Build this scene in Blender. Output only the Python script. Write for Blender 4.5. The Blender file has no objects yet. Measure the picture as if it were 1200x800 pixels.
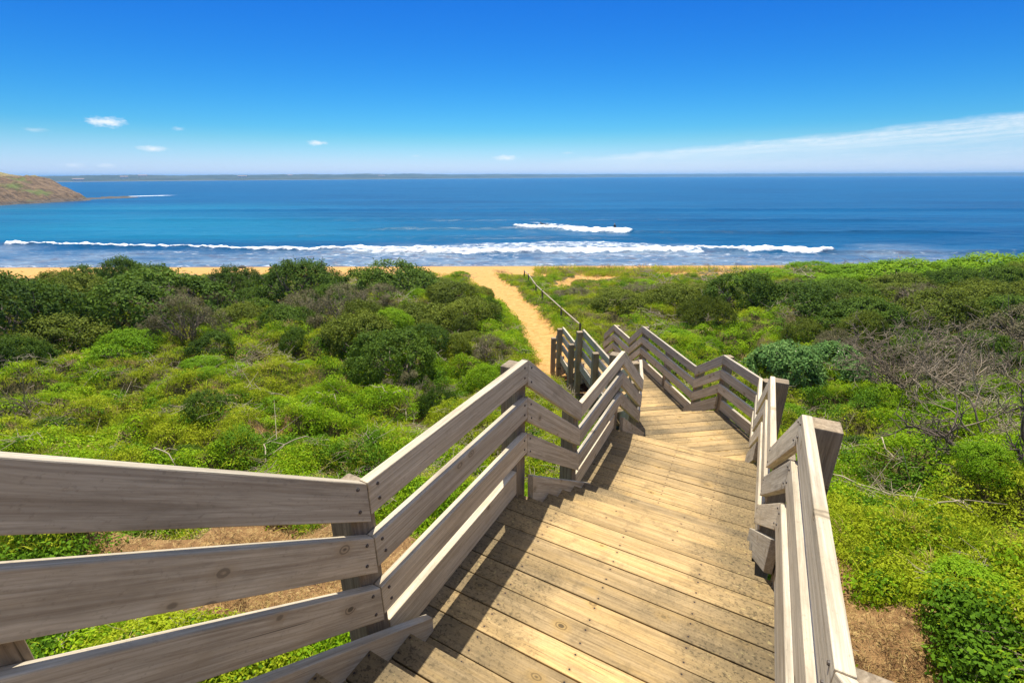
import bpy, bmesh, math, random
import numpy as np
from mathutils import Vector, Matrix

R = math.radians
sc = bpy.context.scene
col = sc.collection
CAMZ = 8.6                       # eye height above the sea (sea level is z = 0)

# ------------------------------------------------------------------ camera, world, sun, exposure
cam = bpy.data.cameras.new('camera')
cam.sensor_width = 36; cam.lens = 16.04; cam.clip_start = 0.05; cam.clip_end = 60000
co = bpy.data.objects.new('camera', cam); col.objects.link(co)
co.location = (0, 0, CAMZ)
co.rotation_euler = (Matrix.Rotation(R(90 - 19.908), 4, 'X') @ Matrix.Rotation(-0.003, 4, 'Z')).to_euler()
sc.camera = co

SUN_AZ, SUN_EL = -4.0, 67.5      # azimuth from +Y towards +X, elevation
w = bpy.data.worlds.new('World'); sc.world = w; w.use_nodes = True
nt = w.node_tree; N = nt.nodes; L = nt.links
bg = N['Background']; bg.inputs['Strength'].default_value = 0.105
sky = N.new('ShaderNodeTexSky'); sky.sky_type = 'NISHITA'; sky.sun_disc = False
sky.sun_elevation = R(SUN_EL); sky.sun_rotation = R(SUN_AZ); sky.air_density = 1.0; sky.dust_density = 0.25; sky.ozone_density = 2.5

def wm(op, a, b=None, c=None, clamp=False):
    n = N.new('ShaderNodeMath'); n.operation = op; n.use_clamp = clamp
    for i, v in enumerate((a, b, c)):
        if v is None: continue
        if isinstance(v, (int, float)): n.inputs[i].default_value = v
        else: L.new(v, n.inputs[i])
    return n.outputs[0]
# a polarised, contrasty grade of the clear sky: red and green fall off faster than blue
spl = N.new('ShaderNodeSeparateColor'); L.new(sky.outputs[0], spl.inputs[0]); hs = N.new('ShaderNodeCombineColor')
L.new(wm('MULTIPLY', wm('POWER', wm('DIVIDE', spl.outputs[0], 7.6), 3.1), 3.0), hs.inputs[0])
L.new(wm('MULTIPLY', wm('POWER', wm('DIVIDE', spl.outputs[1], 7.4), 1.95), 4.3), hs.inputs[1])
L.new(wm('MULTIPLY', wm('MAXIMUM', spl.outputs[2], wm('MULTIPLY', spl.outputs[1], 1.02)), .77), hs.inputs[2])
tc = N.new('ShaderNodeTexCoord'); sp = N.new('ShaderNodeSeparateXYZ'); L.new(tc.outputs['Generated'], sp.inputs[0])
az = wm('MULTIPLY', wm('ARCTAN2', sp.outputs[0], sp.outputs[1]), 57.29578)
el = wm('MULTIPLY', wm('ARCSINE', sp.outputs[2]), 57.29578)
cv = N.new('ShaderNodeCombineXYZ'); L.new(az, cv.inputs[0]); L.new(wm('MULTIPLY', el, 2.4), cv.inputs[1])
def wnoise(scale, detail, rough=0.6):
    n = N.new('ShaderNodeTexNoise'); n.inputs['Scale'].default_value = scale; n.inputs['Detail'].default_value = detail
    n.inputs['Roughness'].default_value = rough; L.new(cv.outputs[0], n.inputs['Vector']); return n.outputs['Fac']
nz = wnoise(1.5, 6, .68); nzb = wnoise(0.28, 6)
cloud = None
# small cumulus puffs (azimuth, elevation, half width, half height, opacity)
for a, e, hw, hh, op in ((-38.8, 4.6, 1.7, 0.5, 1), (-35.9, 2.5, 1.3, 0.3, .85), (-21.4, 3.4, 1.1, 0.3, .9), (-0.7, 2.0, 1.5, 0.35, .9),
                         (-41.8, 1.0, 0.9, .25, .45), (-39.6, 1.0, 0.8, .25, .45), (-33.6, 4.3, .6, .2, .35), (6.5, 2.5, .7, .15, .3), (-43.5, 3.7, .8, .2, .3), (-11.0, 2.2, .5, .15, .3)):
    dx = wm('DIVIDE', wm('SUBTRACT', az, a), hw); dy = wm('DIVIDE', wm('SUBTRACT', el, e), hh)
    d = wm('SQRT', wm('ADD', wm('MULTIPLY', dx, dx), wm('MULTIPLY', dy, dy)))
    v = wm('MULTIPLY', wm('SUBTRACT', wm('ADD', wm('SUBTRACT', 1.0, d), wm('MULTIPLY', nz, 1.9)), 0.95), 1.1, clamp=True)
    v = wm('MULTIPLY', v, op)
    cloud = v if cloud is None else wm('MAXIMUM', cloud, v)
# long wedge of cirrus low in the north-east
dz_ = wm('MAXIMUM', wm('SUBTRACT', az, 2.0), 0.0)
top = wm('ADD', 1.6, wm('MULTIPLY', dz_, 0.076))
bot = wm('ADD', .9, wm('MULTIPLY', dz_, 0.036))
up = wm('MULTIPLY', wm('SUBTRACT', wm('ADD', top, wm('MULTIPLY', wm('SUBTRACT', nzb, .5), .8)), el), 1.9, clamp=True)
lo = wm('MULTIPLY', wm('SUBTRACT', el, wm('ADD', bot, wm('MULTIPLY', wm('SUBTRACT', nz, .5), 1.5))), 1.2, clamp=True)
lo = wm('ADD', wm('MULTIPLY', lo, .58), .36)
sv_ = N.new('ShaderNodeCombineXYZ'); L.new(wm('MULTIPLY', az, .16), sv_.inputs[0]); L.new(wm('MULTIPLY', wm('SUBTRACT', el, wm('MULTIPLY', az, .062)), 2.6), sv_.inputs[1])
sn = N.new('ShaderNodeTexNoise'); sn.inputs['Scale'].default_value = 1.6; sn.inputs['Detail'].default_value = 7; sn.inputs['Roughness'].default_value = .68; sn.inputs['Distortion'].default_value = .5; L.new(sv_.outputs[0], sn.inputs['Vector'])
stk = wm('MULTIPLY', wm('SUBTRACT', sn.outputs['Fac'], .30), 2.6, clamp=True)
up = wm('MULTIPLY', up, wm('ADD', .42, wm('MULTIPLY', stk, .68)))
xin = wm('MULTIPLY', wm('SUBTRACT', az, 3.0), 0.09, clamp=True)
cir = wm('MULTIPLY', wm('MULTIPLY', wm('MULTIPLY', up, lo), xin), wm('ADD', wm('MULTIPLY', nz, 1.0), .22))
cloud = wm('MAXIMUM', cloud, cir, clamp=True)
# white cloud added overhead, out of view, as neutral fill for the shade
fill_veil = wm('MULTIPLY', wm('MULTIPLY', wm('SUBTRACT', el, 24.0), .05, clamp=True), wm('ADD', .30, wm('MULTIPLY', wnoise(.06, 4), .75)))
cloud = wm('MAXIMUM', cloud, fill_veil, clamp=True)
# milky air low over the horizon
hz_ = wm('MULTIPLY', wm('POWER', wm('DIVIDE', wm('SUBTRACT', 5.0, wm('ABSOLUTE', el)), 5.0, clamp=True), 1.6), .62)
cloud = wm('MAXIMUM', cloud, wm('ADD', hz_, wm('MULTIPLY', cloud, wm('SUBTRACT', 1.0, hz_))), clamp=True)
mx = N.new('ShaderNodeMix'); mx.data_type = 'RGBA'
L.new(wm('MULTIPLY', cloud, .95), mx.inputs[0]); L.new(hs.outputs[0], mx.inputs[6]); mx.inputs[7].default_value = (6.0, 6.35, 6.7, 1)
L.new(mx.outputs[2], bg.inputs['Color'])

sl = bpy.data.lights.new('sun', 'SUN'); sl.energy = 4.9; sl.angle = R(0.53); sl.color = (1.0, 0.94, 0.82)
so = bpy.data.objects.new('sun', sl); col.objects.link(so)
sdir = Vector((math.sin(R(SUN_AZ)) * math.cos(R(SUN_EL)), math.cos(R(SUN_AZ)) * math.cos(R(SUN_EL)), math.sin(R(SUN_EL))))
so.rotation_euler = sdir.to_track_quat('Z', 'Y').to_euler(); so.location = (0, 20, 60)

vs = sc.view_settings; vs.view_transform = 'Standard'; vs.look = 'None'; vs.exposure = 0.6; vs.gamma = 1.0; vs.use_curve_mapping = False
sc.cycles.max_bounces = 6; sc.cycles.transparent_max_bounces = 4; sc.cycles.volume_bounces = 0

# ------------------------------------------------------------------ helpers
rnd = random.Random(7)
def tag(o, label=None, cat=None, group=None, kind=None):
    if label: o['label'] = label
    if cat: o['category'] = cat
    if group: o['group'] = group
    if kind: o['kind'] = kind
    return o
def empty(name, loc=(0, 0, 0), rz=0):
    o = bpy.data.objects.new(name, None); col.objects.link(o); o.location = loc; o.rotation_euler = (0, 0, rz); o.empty_display_size = .2
    return o
def link(name, me, mat=None, parent=None):
    o = bpy.data.objects.new(name, me); col.objects.link(o)
    if mat and not me.materials: me.materials.append(mat)
    if parent: o.parent = parent
    return o
def copy_tree(o, parent=None):
    c = o.copy(); col.objects.link(c); c.parent = parent
    for ch in list(o.children): copy_tree(ch, c)
    return c
def np_mesh(name, verts, faces, smooth=False, attrs=None):
    """verts (n,3), faces (m,k) with one k"""
    me = bpy.data.meshes.new(name)
    verts = np.asarray(verts, np.float32); faces = np.asarray(faces, np.int32)
    m, k = faces.shape
    me.vertices.add(len(verts)); me.vertices.foreach_set('co', verts.ravel())
    me.loops.add(m * k); me.loops.foreach_set('vertex_index', faces.ravel())
    me.polygons.add(m); me.polygons.foreach_set('loop_start', np.arange(0, m * k, k, dtype=np.int32))
    if smooth: me.polygons.foreach_set('use_smooth', np.ones(m, bool))
    me.update(calc_edges=True)
    for an, arr in (attrs or {}).items():
        a = np.asarray(arr, np.float32)
        at = me.attributes.new(an, 'FLOAT' if a.ndim == 1 else 'FLOAT_VECTOR', 'POINT')
        at.data.foreach_set('value' if a.ndim == 1 else 'vector', a.ravel())
    return me

def _hash(ix, iy, seed):
    h = (ix.astype(np.int64) * 374761393 + iy.astype(np.int64) * 668265263 + seed * 974634777) & 0x7fffffff
    h = ((h ^ (h >> 13)) * 1274126177) & 0x7fffffff
    return ((h ^ (h >> 16)) & 0xffff) / 65535.0
def vnoise(x, y, seed=0):
    x = np.asarray(x, float); y = np.asarray(y, float)
    ix = np.floor(x); iy = np.floor(y); fx = x - ix; fy = y - iy
    fx = fx * fx * (3 - 2 * fx); fy = fy * fy * (3 - 2 * fy)
    a = _hash(ix, iy, seed); b = _hash(ix + 1, iy, seed); c = _hash(ix, iy + 1, seed); d = _hash(ix + 1, iy + 1, seed)
    return (a * (1 - fx) + b * fx) * (1 - fy) + (c * (1 - fx) + d * fx) * fy
def fbm(x, y, seed=0, oct=4):
    s = 0; a = .5; t = 0
    for i in range(oct):
        s = s + a * vnoise(x, y, seed + i * 17); t += a; x = np.asarray(x) * 2.03 + 5.1; y = np.asarray(y) * 2.03 + 1.7; a *= .5
    return s / t
def sstep(a, b, x): 
    t = np.clip((x - a) / (b - a), 0, 1); return t * t * (3 - 2 * t)

# ------------------------------------------------------------------ material helpers
class MT:
    def __init__(s, name):
        s.m = bpy.data.materials.new(name); s.m.use_nodes = True; s.t = s.m.node_tree; s.n = s.t.nodes; s.l = s.t.links
        s.p = s.n['Principled BSDF']; s.out = s.n['Material Output']
    def node(s, typ, **kw):
        n = s.n.new(typ)
        for k, v in kw.items(): setattr(n, k, v)
        return n
    def put(s, sock, v):
        if hasattr(v, 'is_output'): s.l.new(v, sock)
        elif isinstance(v, (tuple, list)) and len(v) == 3 and sock.type == 'RGBA': sock.default_value = (*v, 1)
        else: sock.default_value = v
    def math(s, op, a, b=None, clamp=False):
        n = s.node('ShaderNodeMath', operation=op, use_clamp=clamp); s.put(n.inputs[0], a)
        if b is not None: s.put(n.inputs[1], b)
        return n.outputs[0]
    def noise(s, vec, scale, detail=4, rough=.6, out='Fac', dist=0):
        n = s.node('ShaderNodeTexNoise'); n.inputs['Scale'].default_value = scale; n.inputs['Detail'].default_value = detail
        n.inputs['Roughness'].default_value = rough; n.inputs['Distortion'].default_value = dist; s.l.new(vec, n.inputs['Vector']); return n.outputs[out]
    def mix(s, f, a, b, mode='MIX'):
        n = s.node('ShaderNodeMix', data_type='RGBA', blend_type=mode); s.put(n.inputs[0], f); s.put(n.inputs[6], a); s.put(n.inputs[7], b); return n.outputs[2]
    def ramp(s, f, stops):
        n = s.node('ShaderNodeValToRGB'); e = n.color_ramp.elements
        while len(e) < len(stops): e.new(.5)
        for i, (pos, c) in enumerate(stops): e[i].position = pos; e[i].color = (*c, 1) if len(c) == 3 else c
        s.put(n.inputs[0], f); return n.outputs[0]
    def rmap(s, v, a, b, c=0., d=1.):
        n = s.node('ShaderNodeMapRange'); s.put(n.inputs[0], v); n.inputs[1].default_value = a; n.inputs[2].default_value = b; n.inputs[3].default_value = c; n.inputs[4].default_value = d
        return n.outputs[0]
    def attr(s, name, out='Fac'):
        n = s.node('ShaderNodeAttribute', attribute_name=name); return n.outputs[out]
    def pos(s): return s.node('ShaderNodeNewGeometry').outputs['Position']
    def mapping(s, vec, scale):
        n = s.node('ShaderNodeMapping'); s.l.new(vec, n.inputs[0]); n.inputs['Scale'].default_value = scale; return n.outputs[0]
    def bump(s, h, strength, dist):
        n = s.node('ShaderNodeBump'); n.inputs['Strength'].default_value = strength; n.inputs['Distance'].default_value = dist; s.put(n.inputs['Height'], h)
        s.l.new(n.outputs[0], s.p.inputs['Normal']); return n

def wood(name, base, dark, warm, deck=False):
    """Weathered timber; 'grain' runs along the board (x), across (y), through (z); 'tone' is one number per board."""
    m = MT(name); g = m.attr('grain', 'Vector'); tone = m.attr('tone')
    st = m.noise(m.mapping(g, (1.3, 42, 42)), 1.0, 7, .72, dist=.8)
    st2 = m.noise(m.mapping(g, (.9, 8, 8)), 1.0, 4, .6, dist=1.2)
    sp = m.noise(m.mapping(g, (55, 70, 70)), 1.0, 3, .7)
    bl = m.noise(m.mapping(g, (2.6, 9, 9)), 1.0, 5, .65)
    # growth rings cut lengthwise: fine wavy lines
    sg = m.node('ShaderNodeSeparateXYZ'); m.l.new(g, sg.inputs[0])
    acr = m.math('ADD', sg.outputs[1], sg.outputs[2])
    rw = m.math('SINE', m.math('ADD', m.math('MULTIPLY', acr, 420.), m.math('MULTIPLY', m.noise(m.mapping(g, (1.1, 5, 5)), 1.0, 3, .5, dist=.5), 38.)))
    c = m.mix(m.rmap(st, .36, .64), dark, base)
    c = m.mix(m.math('MULTIPLY', m.rmap(st2, .45, .7), .45), c, warm)
    c = m.mix(m.rmap(rw, .1, 1.0, 0, .30), c, dark)
    c = m.mix(m.math('MULTIPLY', m.rmap(bl, .5, .72), .5), c, tuple(x * .62 for x in dark))
    # drying cracks
    ck = m.noise(m.mapping(g, (1.8, 130, 130)), 1.0, 2, .5)
    c = m.mix(m.rmap(ck, .69, .74, 0, .75), c, tuple(x * .22 for x in dark))
    # knots
    kv = m.node('ShaderNodeTexVoronoi', feature='F1'); m.l.new(m.mapping(g, (8, 13, .2) if deck else (8.5, .2, 13)), kv.inputs['Vector']); kv.inputs['Scale'].default_value = 1.0
    kr = m.math('ADD', kv.outputs['Distance'], m.math('MULTIPLY', m.math('SUBTRACT', st2, .5), .16))
    sepc = m.node('ShaderNodeSeparateColor'); m.l.new(kv.outputs['Color'], sepc.inputs[0])
    pick = m.math('GREATER_THAN', sepc.outputs[0], .87 if not deck else .92)
    kn = m.math('MULTIPLY', m.math('ADD', m.rmap(kr, .10, .15, 1, 0), m.math('MULTIPLY', m.rmap(m.math('ABSOLUTE', m.math('SUBTRACT', kr, .215)), .02, .045, 1, 0), .6), True), pick)
    halo = m.math('MULTIPLY', m.rmap(kr, .2, .55, .75, 0), pick)
    c = m.mix(halo, c, tuple(x * .8 for x in warm)); c = m.mix(m.math('MULTIPLY', kn, .85), c, tuple(x * .25 for x in dark))
    if deck:
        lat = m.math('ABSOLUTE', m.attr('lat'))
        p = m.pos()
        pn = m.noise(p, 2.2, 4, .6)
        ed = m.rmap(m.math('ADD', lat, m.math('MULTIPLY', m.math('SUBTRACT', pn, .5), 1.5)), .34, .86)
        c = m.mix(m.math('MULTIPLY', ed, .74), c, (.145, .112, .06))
        mil = m.rmap(m.noise(p, 5.5, 5, .7), .54, .68, 0, .5); c = m.mix(mil, c, (.12, .09, .048))
        lo_ = m.node('ShaderNodeSeparateXYZ'); m.l.new(m.attr('loc', 'Vector'), lo_.inputs[0])
        sx_ = m.math('MULTIPLY', m.math('SUBTRACT', m.math('FRACT', m.math('DIVIDE', m.math('ADD', lo_.outputs[0], .19), .46)), .5), .46)
        ay = m.math('ABSOLUTE', lo_.outputs[1]); sy_ = m.math('MINIMUM', m.math('ABSOLUTE', m.math('SUBTRACT', ay, .03)), m.math('ABSOLUTE', m.math('SUBTRACT', ay, .108)))
        scr = m.math('SQRT', m.math('ADD', m.math('MULTIPLY', sx_, sx_), m.math('MULTIPLY', sy_, sy_)))
        spk = m.math('MULTIPLY', m.rmap(sp, .52, .62), m.rmap(ed, 0, 1, .12, .75))
        c = m.mix(spk, c, (.05, .038, .018))
        lic = m.math('MULTIPLY', m.rmap(m.noise(m.mapping(g, (38, 44, 44)), 1.0, 2, .6), .62, .7), m.math('MULTIPLY', ed, .55))
        c = m.mix(lic, c, (.42, .34, .15))
        c = m.mix(m.rmap(scr, .016, .005, 0, .35), c, (.10, .05, .025)); c = m.mix(m.rmap(scr, .0055, .0042, 0, 1), c, (.03, .025, .022))
    else:
        c = m.mix(m.math('MULTIPLY', m.rmap(sp, .58, .7), .3), c, tuple(x * .5 for x in dark))
    # one dry tone per board
    c = m.mix(1.0, c, m.ramp(tone, [(0, (.62, .63, .66)), (1, (1.2, 1.15, 1.06))]), 'MULTIPLY')
    m.l.new(c, m.p.inputs['Base Color']); m.p.inputs['Roughness'].default_value = .78; m.p.inputs['Specular IOR Level'].default_value = .25
    hgt = m.math('ADD', m.math('MULTIPLY', st, .7), m.math('MULTIPLY', sp, .3))
    m.bump(hgt, .5, .004)
    return m.m
M_rail = wood('weathered_rail_timber', (.66, .60, .475), (.34, .29, .215), (.52, .425, .285))
M_post = wood('weathered_post_timber', (.38, .315, .225), (.18, .14, .095), (.36, .27, .17))
M_deck = wood('worn_deck_timber', (.55, .395, .20), (.28, .195, .09), (.58, .375, .13), deck=True)

def plain(name, c, rough=.8, var=.3, scale=6):
    m = MT(name); n = m.noise(m.pos(), scale, 4)
    m.l.new(m.mix(n, tuple(x * (1 - var) for x in c), tuple(min(1, x * (1 + var)) for x in c)), m.p.inputs['Base Color'])
    m.p.inputs['Roughness'].default_value = rough; return m.m
M_bolt = plain('rusty_bolt_steel', (.07, .055, .045), .6, .3, 80)
M_stem = plain('grey_stem_bark', (.20, .16, .125), .9, .4, 12)
M_dead = plain('bleached_deadwood', (.36, .30, .21), .85, .35, 10)
M_twig = plain('bare_twig_bark', (.24, .19, .13), .9, .4, 9)
M_trunk = plain('dark_trunk_bark', (.13, .10, .075), .9, .4, 14)

def leaf(name, dark, mid, light, trans=.3, pscale=.5, rough=.55):
    m = MT(name); gi = m.node('ShaderNodeNewGeometry'); oi = m.node('ShaderNodeObjectInfo')
    n1 = m.noise(gi.outputs['Position'], pscale, 3); 
    v = m.math('ADD', m.math('MULTIPLY', gi.outputs['Random Per Island'], .42), m.math('ADD', m.math('MULTIPLY', m.rmap(n1, .3, .7), .38), m.math('MULTIPLY', oi.outputs['Random'], .24)))
    c = m.ramp(v, [(.12, dark), (.5, mid), (.92, light)])
    m.l.new(c, m.p.inputs['Base Color']); m.p.inputs['Roughness'].default_value = .7; m.p.inputs['Specular IOR Level'].default_value = .10
    tr = m.node('ShaderNodeBsdfTranslucent'); m.l.new(m.mix(.5, c, light), tr.inputs['Color'])
    ms = m.node('ShaderNodeMixShader'); ms.inputs[0].default_value = trans
    m.l.new(m.p.outputs[0], ms.inputs[1]); m.l.new(tr.outputs[0], ms.inputs[2]); m.l.new(ms.outputs[0], m.out.inputs['Surface'])
    return m.m
M_cover = leaf('ground_cover_leaf', (0.095, 0.2, 0.006), (0.22, 0.39, 0.01), (0.4, 0.52, 0.016), .35)
M_coverY = leaf('yellow_cover_leaf', (0.18, 0.26, 0.008), (0.32, 0.4, 0.013), (0.47, 0.5, 0.028), .35)
M_coverD = leaf('dark_cover_leaf', (0.05, 0.12, 0.008), (0.1, 0.21, 0.01), (0.17, 0.3, 0.012), .25)
M_grass = leaf('grass_blade', (0.17, 0.28, 0.01), (0.32, 0.42, 0.016), (0.48, 0.5, 0.04), .35)
M_straw = leaf('dry_straw', (.30, .20, .07), (.45, .32, .12), (.58, .45, .20), .2)
M_olive = leaf('olive_scrub_leaf', (0.05, 0.078, 0.01), (0.115, 0.155, 0.016), (0.215, 0.255, 0.026), .25)
M_dark = leaf('dark_scrub_leaf', (0.028, 0.06, 0.009), (0.07, 0.13, 0.013), (0.15, 0.235, 0.02), .25)
M_bright = leaf('bright_scrub_leaf', (0.085, 0.18, 0.007), (0.17, 0.33, 0.01), (0.3, 0.43, 0.016), .33)
M_blue = leaf('blue_green_scrub_leaf', (0.056, 0.128, 0.033), (0.120, 0.247, 0.058), (0.272, 0.405, 0.117), .25)
M_grey = leaf('grey_scrub_leaf', (0.094, 0.088, 0.044), (0.169, 0.150, 0.077), (0.237, 0.219, 0.112), .15)
M_flower = plain('cream_flower', (.75, .72, .50), .7, .1, 20)

# ------------------------------------------------------------------ ground
PATH = np.array([(1.45, 12.4), (1.45, 13.6), (1.25, 15.6), (.85, 18.5), (.3, 21.5), (-.5, 25), (-1.75, 30), (-2.9, 34), (-4, 38)])
PHW = np.array([.8, .75, .68, .68, .78, .95, 1.15, 1.5, 2.4])
SPUR = np.array([(12, 38.5), (9, 35.5), (6.3, 32), (4.2, 29), (2.6, 27)]); SHW = np.array([2.4, 1.7, 1.3, .95, .5])
def pdist(x, y, P, HW):
    """signed distance to a widening strip (negative inside)"""
    best = np.full(np.shape(x), 1e9)
    for i in range(len(P) - 1):
        a, b = P[i], P[i + 1]; d = b - a; t = np.clip(((x - a[0]) * d[0] + (y - a[1]) * d[1]) / (d @ d), 0, 1)
        dd = np.hypot(x - a[0] - t * d[0], y - a[1] - t * d[1]) - (HW[i] + t * (HW[i + 1] - HW[i])); best = np.minimum(best, dd)
    return best
# walkway geometry, camera-relative (x right, y forward), z below the eye
TH = R(28.154); h1 = np.array([math.sin(TH), math.cos(TH)]); n1 = np.array([h1[1], -h1[0]])
T7 = R(-7.853); h7 = np.array([math.sin(T7), math.cos(T7)]); n7 = np.array([h7[1], -h7[0]])
dl, dr = -1.177, .318
S = lambda d, t: d * n1 + t * h1
Tpt = S(dr, 7.164)
S7 = lambda d, t: Tpt + d * n7 + t * h7
WALK = np.array([S(-.43, -3), S(-.43, 6.6), S7(-.71, 0.6), S7(-.71, 6.6)])
WHW = np.array([.75, .75, .72, .72])
BY = [-60, -10, 0, 3, 6, 9, 11.5, 13, 20, 30, 38, 44, 47, 60, 90, 200]
BZ = [10, 7.4, 5.85, 5.2, 4.25, 3.62, 3.22, 3.10, 2.75, 2.1, 1.3, .35, -.12, -1.3, -3, -6]
DIRT = [(-3.0, 3.7, 1.6, .8), (-1.9, 3.2, 1.0, .9), (-14.7, 14.2, 1.3, .6), (-11.4, 22.4, 3.6, .9), (-4.6, 7.7, .35, .5), (-2.2, 8.6, .8, .35), (2.75, 2.5, .45, 1.5), (3.0, 4.1, .4, .5), (2.3, .8, .6, 1.2), (.6, 12.6, .5, .5), (1.2, 12.6, .9, .6), (-9, 9.4, .5, .25), (-7.0, 9.8, .6, .2), (9.5, 34.5, 3, .9), (18, 36.5, 4, 1.2)]
def bare(x, y):
    """1 on bare sand, earth and path, 0 where plants grow"""
    e = (fbm(x * 1.7, y * 1.7, 3, 3) - .5)
    b = sstep(.12, -.08, pdist(x, y, PATH, PHW) + e * .5)
    b = np.maximum(b, sstep(.2, -.1, pdist(x, y, SPUR, SHW) + e * .9))
    b = np.maximum(b, sstep(31.2, 33.8, y + e * 6 - .035 * np.maximum(x, 0)))
    for cx, cy, rx, ry in DIRT:
        d = np.hypot((x - cx) / rx, (y - cy) / ry); b = np.maximum(b, sstep(1.25, .75, d + e * 1.3))
    b = np.maximum(b, sstep(.0, -.25, pdist(x, y, WALK, WHW) + .0))
    return b
def mounds(x, y, size, seed):
    """rounded hummocks: one dome per cell of a jittered grid"""
    gx_ = np.floor(x / size); gy_ = np.floor(y / size); best = np.zeros(np.shape(x))
    for i in (-1, 0, 1):
        for j in (-1, 0, 1):
            cx = gx_ + i; cy = gy_ + j; px = (cx + .2 + .6 * _hash(cx, cy, seed)) * size; py = (cy + .2 + .6 * _hash(cx, cy, seed + 5)) * size; r_ = size * (.45 + .35 * _hash(cx, cy, seed + 9))
            q = 1 - ((x - px) ** 2 + 1.5 * (y - py) ** 2) / r_ ** 2; best = np.maximum(best, np.maximum(q, 0) ** .7 * (.45 + .75 * _hash(cx, cy, seed + 13)))
    return best
def ground_z(x, y):
    x = np.asarray(x, float); y = np.asarray(y, float)
    z = np.interp(y, BY, BZ)
    dw = pdist(x, y, WALK, WHW); dp = np.minimum(pdist(x, y, PATH, PHW), pdist(x, y, SPUR, SHW))
    m = sstep(.2, 2.2, dw) * sstep(0, 1.2, dp) * sstep(36, 31, y) * (.3 + .7 * sstep(26, 19, y))
    z = z + m * (.75 * (fbm(x * .42, y * .55, 11, 2) - .5) + 1.15 * (np.abs(fbm(x * .75 + 3, y * .95, 23, 2) - .5) * -2 + .25) + .16 * (fbm(x * 2.4, y * 2.4, 31, 2) - .5) + .46 * (1 - bare(x, y)) * mounds(x + .5 * (fbm(x * 1.1, y * 1.1, 33, 2) - .5), y, 1.75, 37) - .12)
    z = z + .35 * sstep(12, 24, x) * sstep(36, 28, y) * sstep(8, 16, y)
    z = z + .05 * (fbm(x * 1.5, y * 1.5, 5, 3) - .5) * sstep(42, 30, y)
    z = z - .14 * sstep(.2, -.5, dp) * sstep(36, 31, y) + .1 * np.exp(-(dp - .25) ** 2 / .05) * sstep(35, 31, y)
    return z
def axis(dense0, dense1, step, lo, hi, grow=1.16):
    v = list(np.arange(dense0, dense1 + 1e-6, step)); s = step
    while v[-1] < hi: s *= grow; v.append(v[-1] + s)
    s = step
    while v[0] > lo: s *= grow; v.insert(0, v[0] - s)
    return np.array(v)
def grid_faces(nx, ny):
    i = np.arange(nx * ny).reshape(ny, nx); return np.stack([i[:-1, :-1], i[:-1, 1:], i[1:, 1:], i[1:, :-1]], -1).reshape(-1, 4)
gx = axis(-24, 26, .16, -900, 900); gy = axis(-2, 40, .16, -300, 130, 1.13)
X, Y = np.meshgrid(gx, gy); Z = ground_z(X, Y)
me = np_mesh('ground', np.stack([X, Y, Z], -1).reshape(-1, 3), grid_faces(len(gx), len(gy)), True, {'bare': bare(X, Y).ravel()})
m = MT('sandy_ground'); p = m.pos(); sep = m.node('ShaderNodeSeparateXYZ'); m.l.new(p, sep.inputs[0])
na = m.noise(p, 1.3, 6, .62); nb = m.noise(p, 22, 4, .7); ncc = m.noise(p, 5, 5, .65)
sand = m.mix(m.rmap(ncc, .35, .68), (.47, .255, .075), (.60, .355, .125)); sand = m.mix(m.math('MULTIPLY', m.rmap(nb, .5, .68), .35), sand, (.36, .19, .06))
earth = m.mix(m.rmap(ncc, .35, .65), (.16, .085, .035), (.29, .17, .07)); earth = m.mix(m.rmap(nb, .52, .66), earth, (.40, .27, .11))
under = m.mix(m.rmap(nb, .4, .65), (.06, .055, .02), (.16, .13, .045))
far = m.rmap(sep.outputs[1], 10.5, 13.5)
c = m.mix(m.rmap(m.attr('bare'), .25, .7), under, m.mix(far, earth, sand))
wet = m.rmap(m.math('ADD', sep.outputs[2], m.math('MULTIPLY', m.math('SUBTRACT', na, .5), .5)), .05, .42, 1, 0)
c = m.mix(m.math('MULTIPLY', wet, .75), c, (.24, .15, .085))
m.l.new(c, m.p.inputs['Base Color']); m.p.inputs['Roughness'].default_value = .92; m.p.inputs['Specular IOR Level'].default_value = .15
fv = m.node('ShaderNodeTexVoronoi', feature='SMOOTH_F1'); m.l.new(p, fv.inputs['Vector']); fv.inputs['Scale'].default_value = 3.4
m.bump(m.math('ADD', m.math('ADD', m.math('MULTIPLY', ncc, .7), m.math('MULTIPLY', nb, .3)), m.math('MULTIPLY', m.rmap(fv.outputs['Distance'], 0, .5), .9)), 1.0, .09)
tag(link('ground', me, m.m), kind='structure')

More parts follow.
